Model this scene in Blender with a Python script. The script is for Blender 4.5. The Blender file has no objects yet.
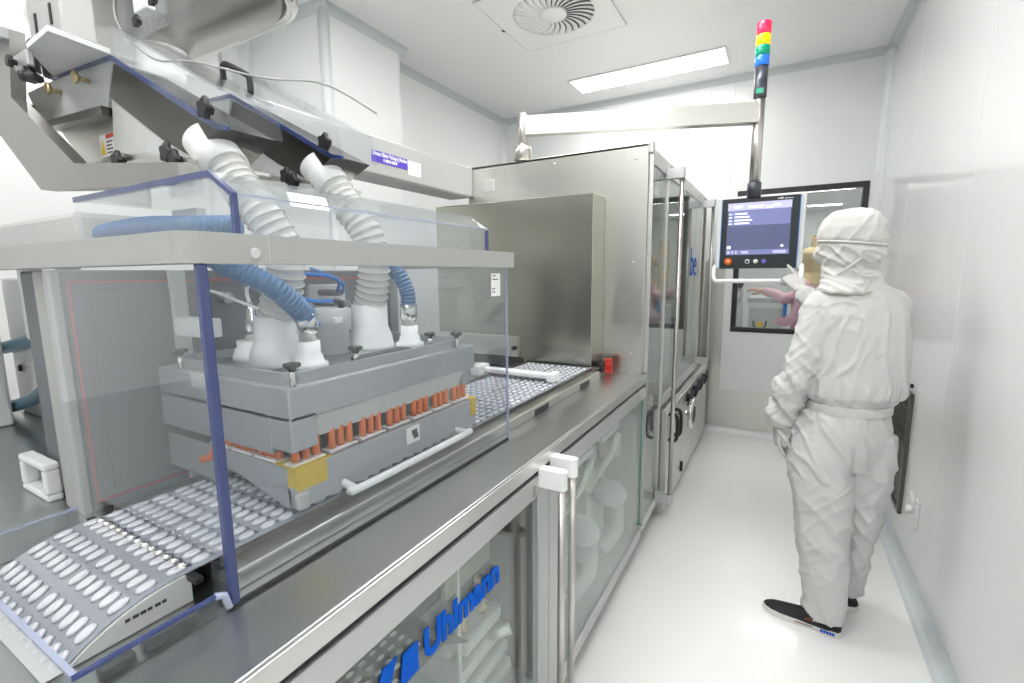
import bpy, bmesh, math, random
from mathutils import Vector, Matrix, noise
random.seed(7)
S = bpy.context.scene
COL = S.collection
V = Vector
PI = math.pi

# ------------------------------------------------------------------ camera
def make_camera():
    yaw, pit, rol = math.radians(29.547), math.radians(8.195), math.radians(-0.5075)
    cy, sy, cp, sp = math.cos(yaw), math.sin(yaw), math.cos(pit), math.sin(pit)
    f = V((-sy*cp, cy*cp, -sp)); r = V((cy, sy, 0)); u = r.cross(f)
    c, s = math.cos(rol), math.sin(rol)
    r2 = r*c + u*s; u2 = u*c - r*s
    cam = bpy.data.cameras.new('camera'); o = bpy.data.objects.new('camera', cam)
    M = Matrix((r2, u2, -f)).transposed().to_4x4(); M.translation = (0, 0, 1.5)
    o.matrix_world = M
    cam.sensor_width = 36; cam.lens = 473.3/1024*36; cam.clip_start = 0.02
    COL.objects.link(o); S.camera = o
make_camera()
# ------------------------------------------------------------------ world, exposure
w = bpy.data.worlds.new('world'); S.world = w; w.use_nodes = True
w.node_tree.nodes['Background'].inputs[0].default_value = (.9, .95, 1, 1)
w.node_tree.nodes['Background'].inputs[1].default_value = .3
S.view_settings.view_transform = 'Standard'; S.view_settings.look = 'None'
S.view_settings.gamma = 1; S.view_settings.use_curve_mapping = False
S.view_settings.exposure = 0.0
LIGHT = 20.3
S.cycles.transparent_max_bounces = 40
S.cycles.max_bounces = 10

# ------------------------------------------------------------------ materials
MATS = {}
def principled(name, col, rough=.5, metal=0, bump=0, bscale=60, var=0, vscale=5, stretch=None, coat=0, emit=0, spec=.5, trans=0, alpha=1):
    m = bpy.data.materials.new(name); m.use_nodes = True; nt = m.node_tree; n = nt.nodes; b = n['Principled BSDF']
    b.inputs['Base Color'].default_value = (*col, 1); b.inputs['Roughness'].default_value = rough
    b.inputs['Metallic'].default_value = metal; b.inputs['Specular IOR Level'].default_value = spec
    b.inputs['Coat Weight'].default_value = coat; b.inputs['Coat Roughness'].default_value = .06
    if trans: b.inputs['Transmission Weight'].default_value = trans
    if alpha < 1: b.inputs['Alpha'].default_value = alpha
    if emit:
        b.inputs['Emission Color'].default_value = (*col, 1); b.inputs['Emission Strength'].default_value = emit
    if bump or var:
        tc = n.new('ShaderNodeTexCoord'); mp = n.new('ShaderNodeMapping'); nt.links.new(tc.outputs['Object'], mp.inputs[0])
        if stretch: mp.inputs['Scale'].default_value = stretch
    if bump:
        t = n.new('ShaderNodeTexNoise'); t.inputs['Scale'].default_value = bscale; t.inputs['Detail'].default_value = 4
        nt.links.new(mp.outputs[0], t.inputs['Vector'])
        bp = n.new('ShaderNodeBump'); bp.inputs['Strength'].default_value = bump; bp.inputs['Distance'].default_value = .002
        nt.links.new(t.outputs['Fac'], bp.inputs['Height']); nt.links.new(bp.outputs[0], b.inputs['Normal'])
    if var:
        t = n.new('ShaderNodeTexNoise'); t.inputs['Scale'].default_value = vscale; t.inputs['Detail'].default_value = 5
        nt.links.new(mp.outputs[0], t.inputs['Vector'])
        mr = n.new('ShaderNodeMapRange'); mr.inputs['To Min'].default_value = max(rough-var, .02); mr.inputs['To Max'].default_value = rough+var
        nt.links.new(t.outputs['Fac'], mr.inputs[0]); nt.links.new(mr.outputs[0], b.inputs['Roughness'])
        mx = n.new('ShaderNodeMix'); mx.data_type = 'RGBA'
        mx.inputs[6].default_value = (*[c*(1-var*.5) for c in col], 1); mx.inputs[7].default_value = (*[min(1, c*(1+var*.5)) for c in col], 1)
        nt.links.new(t.outputs['Fac'], mx.inputs[0]); nt.links.new(mx.outputs[2], b.inputs['Base Color'])
    MATS[name] = m; return m
def clear(name, tint=(.97, .985, .98), ior=1.5, rough=.01, extra=0.0, gcol=(1, 1, 1), haze=0, hcol=(.8, .85, .9)):
    """thin clear sheet: transparent body with Fresnel reflection on every face"""
    m = bpy.data.materials.new(name); m.use_nodes = True; nt = m.node_tree; n = nt.nodes; n.clear()
    out = n.new('ShaderNodeOutputMaterial'); mix = n.new('ShaderNodeMixShader'); tr = n.new('ShaderNodeBsdfTransparent'); gl = n.new('ShaderNodeBsdfGlossy')
    tr.inputs[0].default_value = (*tint, 1); gl.inputs['Roughness'].default_value = rough; gl.inputs['Color'].default_value = (*gcol, 1)
    fr = n.new('ShaderNodeFresnel'); ge = n.new('ShaderNodeNewGeometry'); mm = n.new('ShaderNodeMix')
    mm.inputs[2].default_value = ior; mm.inputs[3].default_value = 1/ior
    nt.links.new(ge.outputs['Backfacing'], mm.inputs[0]); nt.links.new(mm.outputs[0], fr.inputs['IOR'])
    ad = n.new('ShaderNodeMath'); ad.operation = 'ADD'; ad.use_clamp = True; ad.inputs[1].default_value = extra
    nt.links.new(fr.outputs[0], ad.inputs[0]); nt.links.new(ad.outputs[0], mix.inputs[0])
    src = tr
    if haze:
        df = n.new('ShaderNodeBsdfDiffuse'); df.inputs[0].default_value = (*hcol, 1)
        m2 = n.new('ShaderNodeMixShader'); m2.inputs[0].default_value = haze
        nt.links.new(tr.outputs[0], m2.inputs[1]); nt.links.new(df.outputs[0], m2.inputs[2]); src = m2
    nt.links.new(src.outputs[0], mix.inputs[1]); nt.links.new(gl.outputs[0], mix.inputs[2]); nt.links.new(mix.outputs[0], out.inputs[0])
    MATS[name] = m; return m
principled('wall_white', (.84, .85, .845), .24, coat=.25, bump=.03, bscale=3)
principled('wall_back_white', (.82, .835, .83), .4, bump=.03, bscale=3)
principled('ceiling_white', (.85, .86, .855), .5, bump=.03, bscale=4)
principled('floor_epoxy', (.86, .865, .85), .24, coat=.12, bump=.02, bscale=2.5, var=.03, vscale=2)
principled('coving', (.60, .64, .66), .35)
principled('coving_light', (.78, .80, .81), .3)
principled('steel', (.66, .65, .61), .30, 1, bump=.012, bscale=6, var=.03, vscale=9, stretch=(3, 3, 1))
principled('steel_flat', (.50, .515, .52), .3, 1, bump=.015, bscale=40, var=.04, vscale=12, stretch=(3, .4, 1))
principled('steel_light', (.70, .70, .68), .33, 1, bump=.012, bscale=40, var=.03)
principled('steel_dark', (.13, .125, .115), .3, 1, bump=.012, bscale=40, var=.03)
principled('steel_hood', (.42, .425, .36), .24, 1, bump=.012, bscale=6, var=.03, vscale=9, stretch=(3, 3, 1))  # darker copy of the steel: the machine's dark reflection is put into the colour
principled('frame_grey', (.40, .405, .39), .4, 0, bump=.04, bscale=150)
principled('steel_bar', (.60, .575, .545), .34, 1, bump=.012, bscale=30)
principled('steel_arm', (.40, .395, .375), .36, 1, bump=.012, bscale=30, var=.03)
principled('steel_polished', (.72, .71, .69), .12, 1)
principled('alu', (.56, .57, .565), .38, .6, bump=.04, bscale=80)
principled('paint_grey', (.56, .575, .575), .42, 0, bump=.05, bscale=150)
principled('paint_light', (.55, .56, .545), .4, 0, bump=.04, bscale=150)
principled('paint_white', (.80, .81, .80), .35)
principled('paint_midgrey', (.125, .13, .145), .45, 0, bump=.05, bscale=120)
principled('anodised', (.42, .44, .455), .36, .5, bump=.04, bscale=120)
principled('anodised_dark', (.27, .25, .245), .35, .5)
principled('plastic_white', (.84, .85, .845), .4)
principled('plastic_black', (.016, .016, .018), .4)
principled('rubber_black', (.02, .02, .022), .6)
principled('dark', (.035, .036, .038), .5)
principled('interior', (.38, .40, .385), .5)
principled('interior_tan', (.52, .50, .43), .4)
principled('orange', (.72, .17, .03), .45)
principled('tape', (.62, .44, .03), .4)
principled('red', (.62, .04, .03), .4)
principled('red_line', (.55, .06, .06), .5)
principled('blue_sign', (.09, .05, .50), .45)
principled('blue_logo', (.0, .11, .62), .6, spec=.1)
principled('blue_trim', (.03, .16, .42), .35)
principled('blue_hose', (.07, .17, .30), .35)
principled('blue_tube', (.03, .25, .75), .35)
principled('teal_hose', (.05, .13, .19), .35)
principled('brass', (.55, .45, .28), .3, 1)
principled('paper', (.85, .85, .83), .7)
principled('ink', (.05, .05, .06), .6)
principled('yellow', (.85, .58, .02), .5)
principled('coverall', (.61, .605, .60), .85, bump=.25, bscale=350)
principled('hood_fabric', (.61, .60, .575), .85, bump=.25, bscale=350)
principled('glove', (.56, .54, .53), .55)
principled('skin', (.52, .30, .21), .5)
principled('shoe_black', (.012, .012, .016), .75, bump=.3, bscale=500)
principled('shoe_sole', (.72, .71, .68), .6)
principled('shoe_brown', (.16, .05, .035), .7)
principled('pink', (.80, .50, .58), .8)
principled('tan', (.70, .54, .30), .8)
principled('worker_yellow', (.72, .52, .03), .8)
principled('grille_dark', (.20, .195, .18), .45, .3)
principled('film_blister', (.30, .32, .36), .2, .15, coat=.6)
principled('film_pocket', (.60, .62, .66), .15, .0, coat=.8)
principled('film_dark', (.10, .10, .20), .2, .2, coat=.5)
principled('hose_clear', (.80, .81, .78), .25, 0, alpha=.55)
principled('hose_wire', (.58, .58, .55), .4)
principled('edge_blue', (.045, .065, .19), .12, coat=.5)
principled('edge_pale', (.45, .50, .66), .12, coat=.5, alpha=.75)
principled('glass_edge', (.02, .20, .16), .12)
principled('screen_ui', (.075, .085, .17), .25, emit=.6)
principled('screen_top', (.15, .165, .34), .25, emit=.6)
principled('screen_bar', (.42, .41, .62), .25, emit=.6)
principled('screen_text', (.75, .80, .95), .3, emit=1.0)
principled('button_orange', (.80, .16, .02), .25)
principled('button_white', (.7, .72, .72), .3)
principled('button_blue', (.15, .15, .6), .3)
principled('bezel', (.012, .016, .022), .3)
principled('lamp_red', (.85, .02, .08), .2, emit=.7)
principled('lamp_amber', (1., .42, .0), .2, emit=1.1)
principled('lamp_green', (.0, .28, .16), .2, emit=.3)
principled('lamp_blue', (.02, .17, .65), .2, emit=.4)
principled('tower_black', (.05, .055, .07), .25)
m = principled('light_panel', (1, .995, .98), .5); m.node_tree.nodes['Principled BSDF'].inputs['Emission Color'].default_value = (1, .995, .98, 1); m.node_tree.nodes['Principled BSDF'].inputs['Emission Strength'].default_value = LIGHT
m2 = m.copy(); m2.name = 'light_panel_soft'; m2.node_tree.nodes['Principled BSDF'].inputs['Emission Strength'].default_value = LIGHT*.72; MATS['light_panel_soft'] = m2
clear('acrylic', (.955, .965, .975), 1.49, .015, haze=.012, hcol=(.75, .8, .9))
clear('glass_door', (.93, .96, .95), 1.52, .006, haze=.02, hcol=(.7, .8, .76))
clear('glass_window', (.96, .975, .97), 1.5, .005)

# ------------------------------------------------------------------ mesh builder
class MB:
    def __init__(s): s.bm = bmesh.new()
    def _add(s, verts, faces, smooth=False):
        vs = [s.bm.verts.new(v) for v in verts]
        for f in faces:
            try: fc = s.bm.faces.new([vs[i] for i in f]); fc.smooth = smooth
            except ValueError: pass
        return vs
    def box(s, a, b, bev=0, seg=2, M=None):
        lo = [min(a[i], b[i]) for i in range(3)]; hi = [max(a[i], b[i]) for i in range(3)]
        t = bmesh.new(); r = bmesh.ops.create_cube(t, size=1)
        for v in t.verts: v.co = V([lo[i]+(v.co[i]+.5)*(hi[i]-lo[i]) for i in range(3)])
        if bev: bmesh.ops.bevel(t, geom=list(t.edges), offset=min(bev, .49*min(hi[i]-lo[i] for i in range(3))), segments=seg, affect='EDGES', profile=.5)
        s._merge(t, M); return s
    def _merge(s, t, M=None, smooth=None):
        mp = {}
        for v in t.verts: mp[v] = s.bm.verts.new(M @ v.co if M else v.co)
        for f in t.faces:
            try:
                n = s.bm.faces.new([mp[v] for v in f.verts]); n.smooth = f.smooth if smooth is None else smooth
            except ValueError: pass
        t.free()
    def loft(s, rings, cap=True, smooth=True, close=False):
        n = len(rings[0]); vs = [[s.bm.verts.new(p) for p in r] for r in rings]
        m = len(rings)
        for i in range(m if close else m-1):
            A, B = vs[i], vs[(i+1) % m]
            for j in range(n):
                k = (j+1) % n
                try: f = s.bm.faces.new((A[j], A[k], B[k], B[j])); f.smooth = smooth
                except ValueError: pass
        if cap and not close:
            for r, fl in ((vs[0], True), (vs[-1], False)):
                try: f = s.bm.faces.new(list(reversed(r)) if fl else r)
                except ValueError: pass
        return s
    def tube(s, pts, rad, n=12, cap=True, sub=0, flat=1):
        pts = [V(p) for p in pts]
        rads = list(rad) if isinstance(rad, (list, tuple)) else [rad]*len(pts)
        if sub: pts, rads = spline(pts, rads, sub)
        rings = []; up = None
        for i, p in enumerate(pts):
            t = (pts[min(i+1, len(pts)-1)]-pts[max(i-1, 0)]).normalized()
            if up is None: up = t.orthogonal().normalized()
            else:
                up = up - t*up.dot(t)
                up = up.normalized() if up.length > 1e-6 else t.orthogonal().normalized()
            b = t.cross(up)
            rings.append([p+(up*math.cos(2*PI*k/n)+b*flat*math.sin(2*PI*k/n))*rads[i] for k in range(n)])
        return s.loft(rings, cap)
    def cyl(s, a, b, r, r2=None, n=20):
        return s.tube([a, b], [r, r if r2 is None else r2], n)
    def lathe(s, c, prof, n=24, axis='z', smooth=True):
        c = V(c); rings = []
        for r, h in prof:
            ring = []
            for k in range(n):
                ca, sa = math.cos(2*PI*k/n)*r, math.sin(2*PI*k/n)*r
                ring.append(c+{'z': V((ca, sa, h)), 'x': V((h, ca, sa)), 'y': V((sa, h, ca))}[axis])
            rings.append(ring)
        return s.loft(rings, True, smooth)
    def prism(s, poly, axis, a, b):
        """polygon in the two other axes, extruded along axis from a to b"""
        def P(u, v, w): return {'x': (w, u, v), 'y': (u, w, v), 'z': (u, v, w)}[axis]
        s.loft([[V(P(u, v, a)) for u, v in poly], [V(P(u, v, b)) for u, v in poly]], True, False); return s
    def quad(s, *p):
        s._add(p, [tuple(range(len(p)))]); return s
    def ell(s, c, r, n=20, m=12, M=None):
        t = bmesh.new(); bmesh.ops.create_uvsphere(t, u_segments=n, v_segments=m, radius=1)
        X = Matrix.Translation(c) @ (M if M else Matrix()) @ Matrix.Diagonal((*r, 1))
        s._merge(t, X, True); return s
def spline(pts, rads, sub):
    o, r = [], []
    n = len(pts)
    for i in range(n-1):
        p0, p1, p2, p3 = pts[max(i-1, 0)], pts[i], pts[i+1], pts[min(i+2, n-1)]
        for k in range(sub):
            t = k/sub
            o.append(.5*((2*p1)+(p2-p0)*t+(2*p0-5*p1+4*p2-p3)*t*t+(3*p1-p0-3*p2+p3)*t**3))
            r.append(rads[i]*(1-t)+rads[i+1]*t)
    o.append(pts[-1]); r.append(rads[-1]); return o, r

def ob(name, mb, mat, parent=None, label=None, cat=None, group=None, kind=None, fixn=True):
    me = bpy.data.meshes.new(name)
    if isinstance(mb, MB):
        if fixn: bmesh.ops.recalc_face_normals(mb.bm, faces=list(mb.bm.faces))
        mb.bm.to_mesh(me); mb.bm.free()
    else: me = mb
    me.materials.clear(); me.materials.append(MATS[mat])
    o = bpy.data.objects.new(name, me); COL.objects.link(o)
    if len(me.vertices):
        xs = [v.co for v in me.vertices]
        c = V(((min(v.x for v in xs)+max(v.x for v in xs))/2, (min(v.y for v in xs)+max(v.y for v in xs))/2, min(v.z for v in xs)))
        me.transform(Matrix.Translation(-c)); o.location = c
    if parent: adopt(o, parent)
    tag(o, label, cat, group, kind); return o
def worldpos(o):
    p = V(o.location)
    while o.parent:
        p = p + o.matrix_parent_inverse.translation + o.parent.location; o = o.parent
    return p
def adopt(o, parent):
    p = worldpos(parent); o.parent = parent; o.matrix_parent_inverse = Matrix.Translation(-p)
def tag(o, label=None, cat=None, group=None, kind=None):
    if label: o['label'] = label
    if cat: o['category'] = cat
    if group: o['group'] = group
    if kind: o['kind'] = kind
def thing(name, loc, label=None, cat=None, group=None, kind=None):
    o = bpy.data.objects.new(name, None); o.empty_display_size = .05; o.location = loc; COL.objects.link(o)
    tag(o, label, cat, group, kind); return o
def share(src, name, d, parent):
    """another piece with the mesh of src, shifted by d"""
    o = bpy.data.objects.new(name, src.data); o.location = worldpos(src)+V(d); COL.objects.link(o); adopt(o, parent); return o
def copy_tree(root, d, label=None):
    r = root.copy(); COL.objects.link(r); r.location = root.location+V(d)
    if label: r['label'] = label
    def rec(src, dst):
        for ch in [c for c in bpy.data.objects if c.parent == src]:
            c = ch.copy(); COL.objects.link(c); c.parent = dst; c.matrix_parent_inverse = ch.matrix_parent_inverse.copy(); rec(ch, c)
    kids = rec(root, r); return r
def bx(name, a, b, mat, parent=None, bev=.002, **k):
    return ob(name, MB().box(a, b, bev), mat, parent, **k)
def text_mesh(name, txt, size, mat, parent, origin, right, up, depth=.001, bold=0, fit=None, **k):
    cu = bpy.data.curves.new('lettering', 'FONT'); cu.body = txt; cu.size = size; cu.extrude = depth; cu.offset = bold
    o = bpy.data.objects.new('lettering_tmp', cu); COL.objects.link(o)
    dg = bpy.context.evaluated_depsgraph_get(); me = bpy.data.meshes.new_from_object(o.evaluated_get(dg))
    bpy.data.objects.remove(o)
    right = V(right).normalized(); up = V(up).normalized()
    if fit:
        w_ = max(v.co.x for v in me.vertices)-min(v.co.x for v in me.vertices); me.transform(Matrix.Diagonal((fit/w_, 1, 1, 1)))
    M = Matrix((right, up, right.cross(up))).transposed().to_4x4(); M.translation = V(origin)
    me.transform(M); me.name = name
    return ob(name, me, mat, parent, **k)
def star_knob(mb_fn, c, r=.014, h=.022, axis='z'):
    """five-lobed star knob with a short stem"""
    t = MB(); c = V(c); prof = []
    n = 30
    def ring(rr, hh):
        return [c+V((math.cos(2*PI*k/n)*rr*(1+.18*math.cos(5*2*PI*k/n)), math.sin(2*PI*k/n)*rr*(1+.18*math.cos(5*2*PI*k/n)), hh)) for k in range(n)]
    t.loft([ring(r*.45, 0), ring(r*.5, h*.35), ring(r, h*.5), ring(r*1.02, h*.85), ring(r*.8, h)])
    if axis != 'z':
        R = Matrix.Rotation(PI/2, 4, 'X') if axis == '-y' else Matrix.Rotation(PI, 4, 'X') if axis == '-z' else Matrix.Rotation(PI/2, 4, 'Y')
        bmesh.ops.transform(t.bm, matrix=Matrix.Translation(c) @ R @ Matrix.Translation(-c), verts=list(t.bm.verts))
    return t
# ================================================================== ROOM
XR, YB, ZC, XL1, XL2, XC, YN = .637, 4.75, 3.16, -3.35, -2.78, -2.57, -1.9
st = dict(kind='structure')
bx('floor', (XL1-.1, YN-.1, -.1), (XR+.1, YB+.1, 0), 'floor_epoxy', bev=0, **st)
bx('ceiling', (XL1-.1, YN-.1, ZC), (XR+.1, YB+.1, ZC+.1), 'ceiling_white', bev=0, **st)
# right wall: base sheet and tall panels with recessed joints
wr = bx('wall_right', (XR+.006, YN, 0), (XR+.1, YB+.1, ZC), 'coving', bev=0, **st)
js = [YN, -1.0, .2, 1.4, 2.6, 3.8, YB]
for a, b in zip(js, js[1:]): bx('panel', (XR, a+.0015, 0), (XR+.006, b-.0015, ZC), 'wall_white', wr, bev=.001)
# left walls and the boxed column between them
wl = bx('wall_left', (XL1-.1, YN, 0), (XL1, 2.2, ZC), 'wall_white', bev=0, **st)
wc = bx('wall_left_column', (XL1-.1, 2.2, 0), (XC, 2.88, ZC), 'coving', bev=.03, seg=4) if False else ob('wall_left_column', MB().box((XL1-.1, 2.2, 0), (XC, 2.88, ZC), .0), 'coving_light', **st)
bx('panel', (XC, 2.245, .05), (XC+.004, 2.855, ZC-.05), 'wall_back_white', wc, .001)
bx('panel', (XL1+.06, 2.196, .05), (XC-.05, 2.2, ZC-.05), 'wall_back_white', wc, .001)
wl2 = bx('wall_left_far', (XL2-.1, 2.88, 0), (XL2, YB+.1, ZC), 'wall_back_white', bev=0, **st)
bx('wall_front', (XL1-.1, YN-.1, 0), (XR+.1, YN, ZC), 'wall_back_white', bev=0, **st)
# back wall with the window opening
WX0, WX1, WZ0, WZ1 = -.385, .555, .957, 2.195
wb = MB()
for a, b in (((XL2-.1, 0), (WX0, ZC)), ((WX1, 0), (XR+.1, ZC)), ((WX0, 0), (WX1, WZ0)), ((WX0, WZ1), (WX1, ZC))):
    wb.box((a[0], YB+.006, a[1]), (b[0], YB+.1, b[1]))
wb = ob('wall_back', wb, 'coving', **st)
for a, b in ((XL2, -1.62), (-1.617, -.453)): bx('panel', (a, YB, 0), (b, YB+.006, ZC), 'wall_back_white', wb, .001)
bx('panel', (-.45, YB, 2.25), (XR, YB+.006, ZC), 'wall_back_white', wb, .001)
bx('panel', (-.45, YB, 0), (XR, YB+.006, .40), 'wall_back_white', wb, .001)
for a, b in (((-.45, .40), (WX0, 2.248)), ((WX1, .40), (XR, 2.248)), ((WX0, .40), (WX1, WZ0)), ((WX0, WZ1), (WX1, 2.248))):
    bx('panel', (a[0], YB-.022, a[1]), (b[0], YB+.006, b[1]), 'wall_back_white', wb, 0)
bx('kick_panel', (-.62, YB-.012, .05), (XR-.05, YB, .40), 'steel', wb, .001)
bx('kick_panel', (-.62, YB-.012, .402), (-.452, YB, 1.6), 'steel', wb, .001)
wn = thing('window_1', (.085, YB, WZ0), **st)
f = MB(); t = .042
for a, b in (((WX0, WZ0), (WX1, WZ0+t)), ((WX0, WZ1-t), (WX1, WZ1)), ((WX0, WZ0+t), (WX0+t, WZ1-t)), ((WX1-t, WZ0+t), (WX1, WZ1-t))):
    f.box((a[0], YB-.03, a[1]), (b[0], YB+.05, b[1]), .003)
ob('window_frame', f, 'plastic_black', wn)
bx('pane', (WX0+t, YB-.004, WZ0+t), (WX1-t, YB+.002, WZ1-t), 'glass_window', wn, 0)
# covings
def coving(name, axis, a, b, c, s, r, mat, n=6):
    """concave strip along axis between a and b; c = corner, s = signs towards the room"""
    poly = [(c[0], c[1])]
    for k in range(n+1):
        t = k/n*PI/2
        poly.append((c[0]+s[0]*r*(1-math.sin(t)), c[1]+s[1]*r*(1-math.cos(t))))
    o = ob(name, MB().prism(poly, axis, a, b), mat, **st); return o
coving('baseboard_right', 'y', YN, YB, (XR, 0), (-1, 1), .062, 'coving')
coving('baseboard_back', 'x', XL2, XR, (YB, 0), (-1, 1), .06, 'coving_light')
coving('trim_1', 'y', YN, YB, (XR, ZC), (-1, -1), .058, 'coving')
coving('trim_2', 'x', XL2, XR, (YB, ZC), (-1, -1), .05, 'coving')
coving('trim_3', 'z', 0, ZC, (XR, YB), (-1, -1), .07, 'coving_light')
coving('trim_4', 'y', 2.88, YB, (XL2, ZC), (1, -1), .05, 'coving')
coving('trim_5', 'z', 0, ZC, (XL2, YB), (1, -1), .06, 'coving_light')
coving('trim_6', 'y', 2.2, 2.93, (XC, ZC), (1, -1), .05, 'coving')
coving('trim_7', 'x', XL1, XC+.05, (2.2, ZC), (-1, -1), .05, 'coving')
coving('trim_8', 'z', 0, ZC, (XL1, 2.2), (1, -1), .07, 'coving_light')
coving('trim_9', 'y', YN, 2.2, (XL1, ZC), (1, -1), .05, 'coving')
ob('trim_10', MB().lathe((XC-.02, 2.22, 0), [(.03, 0), (.03, ZC)], 24), 'coving_light', **st)

# ---------------------------------------------------------------- ceiling lights
def ceiling_light(cx, cy, lx, ly, label, z=ZC, grp='ceiling light panels', mat='light_panel'):
    t = thing('ceiling_light', (cx, cy, z-.02), label, 'ceiling light', grp)
    f = MB(); w_ = .018
    for a, b in (((-lx, -ly), (lx, -ly+w_)), ((-lx, ly-w_), (lx, ly)), ((-lx, -ly+w_), (-lx+w_, ly-w_)), ((lx-w_, -ly+w_), (lx, ly-w_))):
        f.box((cx+a[0], cy+a[1], z-.012), (cx+b[0], cy+b[1], z), .002)
    ob('frame', f, 'paint_white', t)
    bx('diffuser', (cx-lx+w_, cy-ly+w_, z-.009), (cx+lx-w_, cy+ly-w_, z-.002), mat, t, 0)
ceiling_light(-1.10, 4.25, .635, .165, 'long lit ceiling panel nearest the window wall', mat='light_panel_soft')
for i, (x, y) in enumerate(((-1.10, 1.95), (-1.10, -.35), (-.25, .8), (-2.55, .9), (-.72, 2.6), (-.3, -1.15))):
    ceiling_light(x, y, .62, .15, ('long lit ceiling panel over the middle of the machine', 'long lit ceiling panel over the near worktop', 'long lit ceiling panel over the aisle', 'long lit ceiling panel beside the feed hopper', 'long lit ceiling panel over the person at the screen', 'unseen lit ceiling panel added by the front wall to brighten the person')[i])  # last panel is unseen, added to brighten surfaces facing the camera
# swirl diffuser
dc = (-1.39, 3.03)
t = thing('air_diffuser', (dc[0], dc[1], ZC-.02), 'round swirl air diffuser with radial vanes on a square ceiling plate', 'air vent')
pl = MB()
R1, H = .262, .37
sq = []
n = 64
def sqp(k):
    a = 2*PI*k/n; c, s = math.cos(a), math.sin(a); q = H/max(abs(c), abs(s)); return (c*q, s*q)
for zz, in ((ZC-.012,),):
    ring_in = [V((dc[0]+R1*math.cos(2*PI*k/n), dc[1]+R1*math.sin(2*PI*k/n), ZC-.012)) for k in range(n)]
    ring_out = [V((dc[0]+sqp(k)[0], dc[1]+sqp(k)[1], ZC-.012)) for k in range(n)]
    ring_up = [V((p.x, p.y, ZC)) for p in ring_out]; ring_iu = [V((p.x, p.y, ZC)) for p in ring_in]
    pl.loft([ring_iu, ring_in, ring_out, ring_up], False, False)
ob('plate', pl, 'ceiling_white', t)
gp_ = MB()
for a_, b_ in (((-H-.004, -H-.004), (H+.004, -H)), ((-H-.004, H), (H+.004, H+.004)), ((-H-.004, -H), (-H, H)), ((H, -H), (H+.004, H))): gp_.box((dc[0]+a_[0], dc[1]+a_[1], ZC-.013), (dc[0]+b_[0], dc[1]+b_[1], ZC))
ob('painted_shadow_line', gp_, 'coving', t)  # grey strips paint the thin shadow line round the plate
ob('backing', MB().lathe((dc[0], dc[1], ZC-.004), [(R1, 0), (R1, .003)], 48), 'dark', t)
ob('hub', MB().lathe((dc[0], dc[1], ZC-.02), [(.02, 0), (.085, .001), (.088, .006), (.088, .016)], 32), 'ceiling_white', t)
src = None
NV = 28
for k in range(NV):
    a = 2*PI*k/NV
    vb = MB(); seg = 7; rings = []
    for j in range(seg+1):
        q = j/seg; rr = .082+(R1-.08)*q; aa = a+.28*q*q; wd = .0085+.0215*q
        c = V((math.cos(aa)*rr, math.sin(aa)*rr, 0)); tn = V((-math.sin(aa), math.cos(aa), 0))
        rings.append([V((dc[0], dc[1], 0))+c-tn*wd+V((0, 0, ZC-.013)), V((dc[0], dc[1], 0))+c+tn*wd*.62+V((0, 0, ZC-.006)), V((dc[0], dc[1], 0))+c+tn*wd*.62+V((0, 0, ZC-.005)), V((dc[0], dc[1], 0))+c-tn*wd+V((0, 0, ZC-.0105))])
    vb.loft(rings); ob('vane', vb, 'ceiling_white', t)
bx('latch', (dc[0]-.40, dc[1]+.02, ZC-.004), (dc[0]-.385, dc[1]+.05, ZC), 'dark', t, 0)
# return-air grille, wall coupling, wall pipe
g = thing('air_grille', (XR, 3.33, .2), 'dark perforated return air grille in a steel frame low on the right wall', 'air grille')
f = MB()
for a, b in (((3.10, .20), (3.56, .225)), ((3.10, .835), (3.56, .86)), ((3.10, .225), (3.13, .835)), ((3.53, .225), (3.56, .835))):
    f.box((XR-.018, a[0], a[1]), (XR, b[0], b[1]), .002)
ob('frame', f, 'steel_dark', g)
bx('perforated_plate', (XR-.006, 3.13, .225), (XR, 3.53, .835), 'grille_dark', g, 0)
hb = MB()
for i in range(26):
    z = .24+i*.0235; hb.box((XR-.009, 3.132, z), (XR-.006, 3.528, z+.010))
for i in range(17):
    y = 3.14+i*.0235; hb.box((XR-.009, y, .226), (XR-.006, y+.010, .834))
ob('mesh_wires', hb, 'steel_dark', g, kind='stuff')
bx('latch', (XR-.012, 3.14, .885), (XR, 3.165, .905), 'rubber_black', g, .002)
g = thing('wall_coupling', (XR, 2.82, .3), 'small white plastic coupling with a cap on the right wall below the grille', 'wall fitting')
bx('back_plate', (XR-.006, 2.775, .27), (XR, 2.835, .41), 'plastic_white', g, .004)
ob('cap', MB().lathe((XR-.035, 2.86, .335), [(.012, 0), (.02, .004), (.02, .02), (.012, .035)], 16, 'x'), 'plastic_white', g)
ob('lever', MB().tube([(XR-.006, 2.80, .39), (XR-.02, 2.815, .405), (XR-.022, 2.86, .43)], .006, 8), 'plastic_white', g)
g = thing('wall_pipe', (-2.95, 1.75, 2.2), 'thin steel service pipe running down the left wall beside the column', 'pipe')
ob('pipe', MB().cyl((-2.9, 1.73, 1.3), (-2.9, 1.73, ZC), .012), 'steel_light', g)
bx('clamp', (XL1, 1.71, 2.9), (-2.88, 1.75, 2.93), 'steel_light', g, .001)

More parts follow.
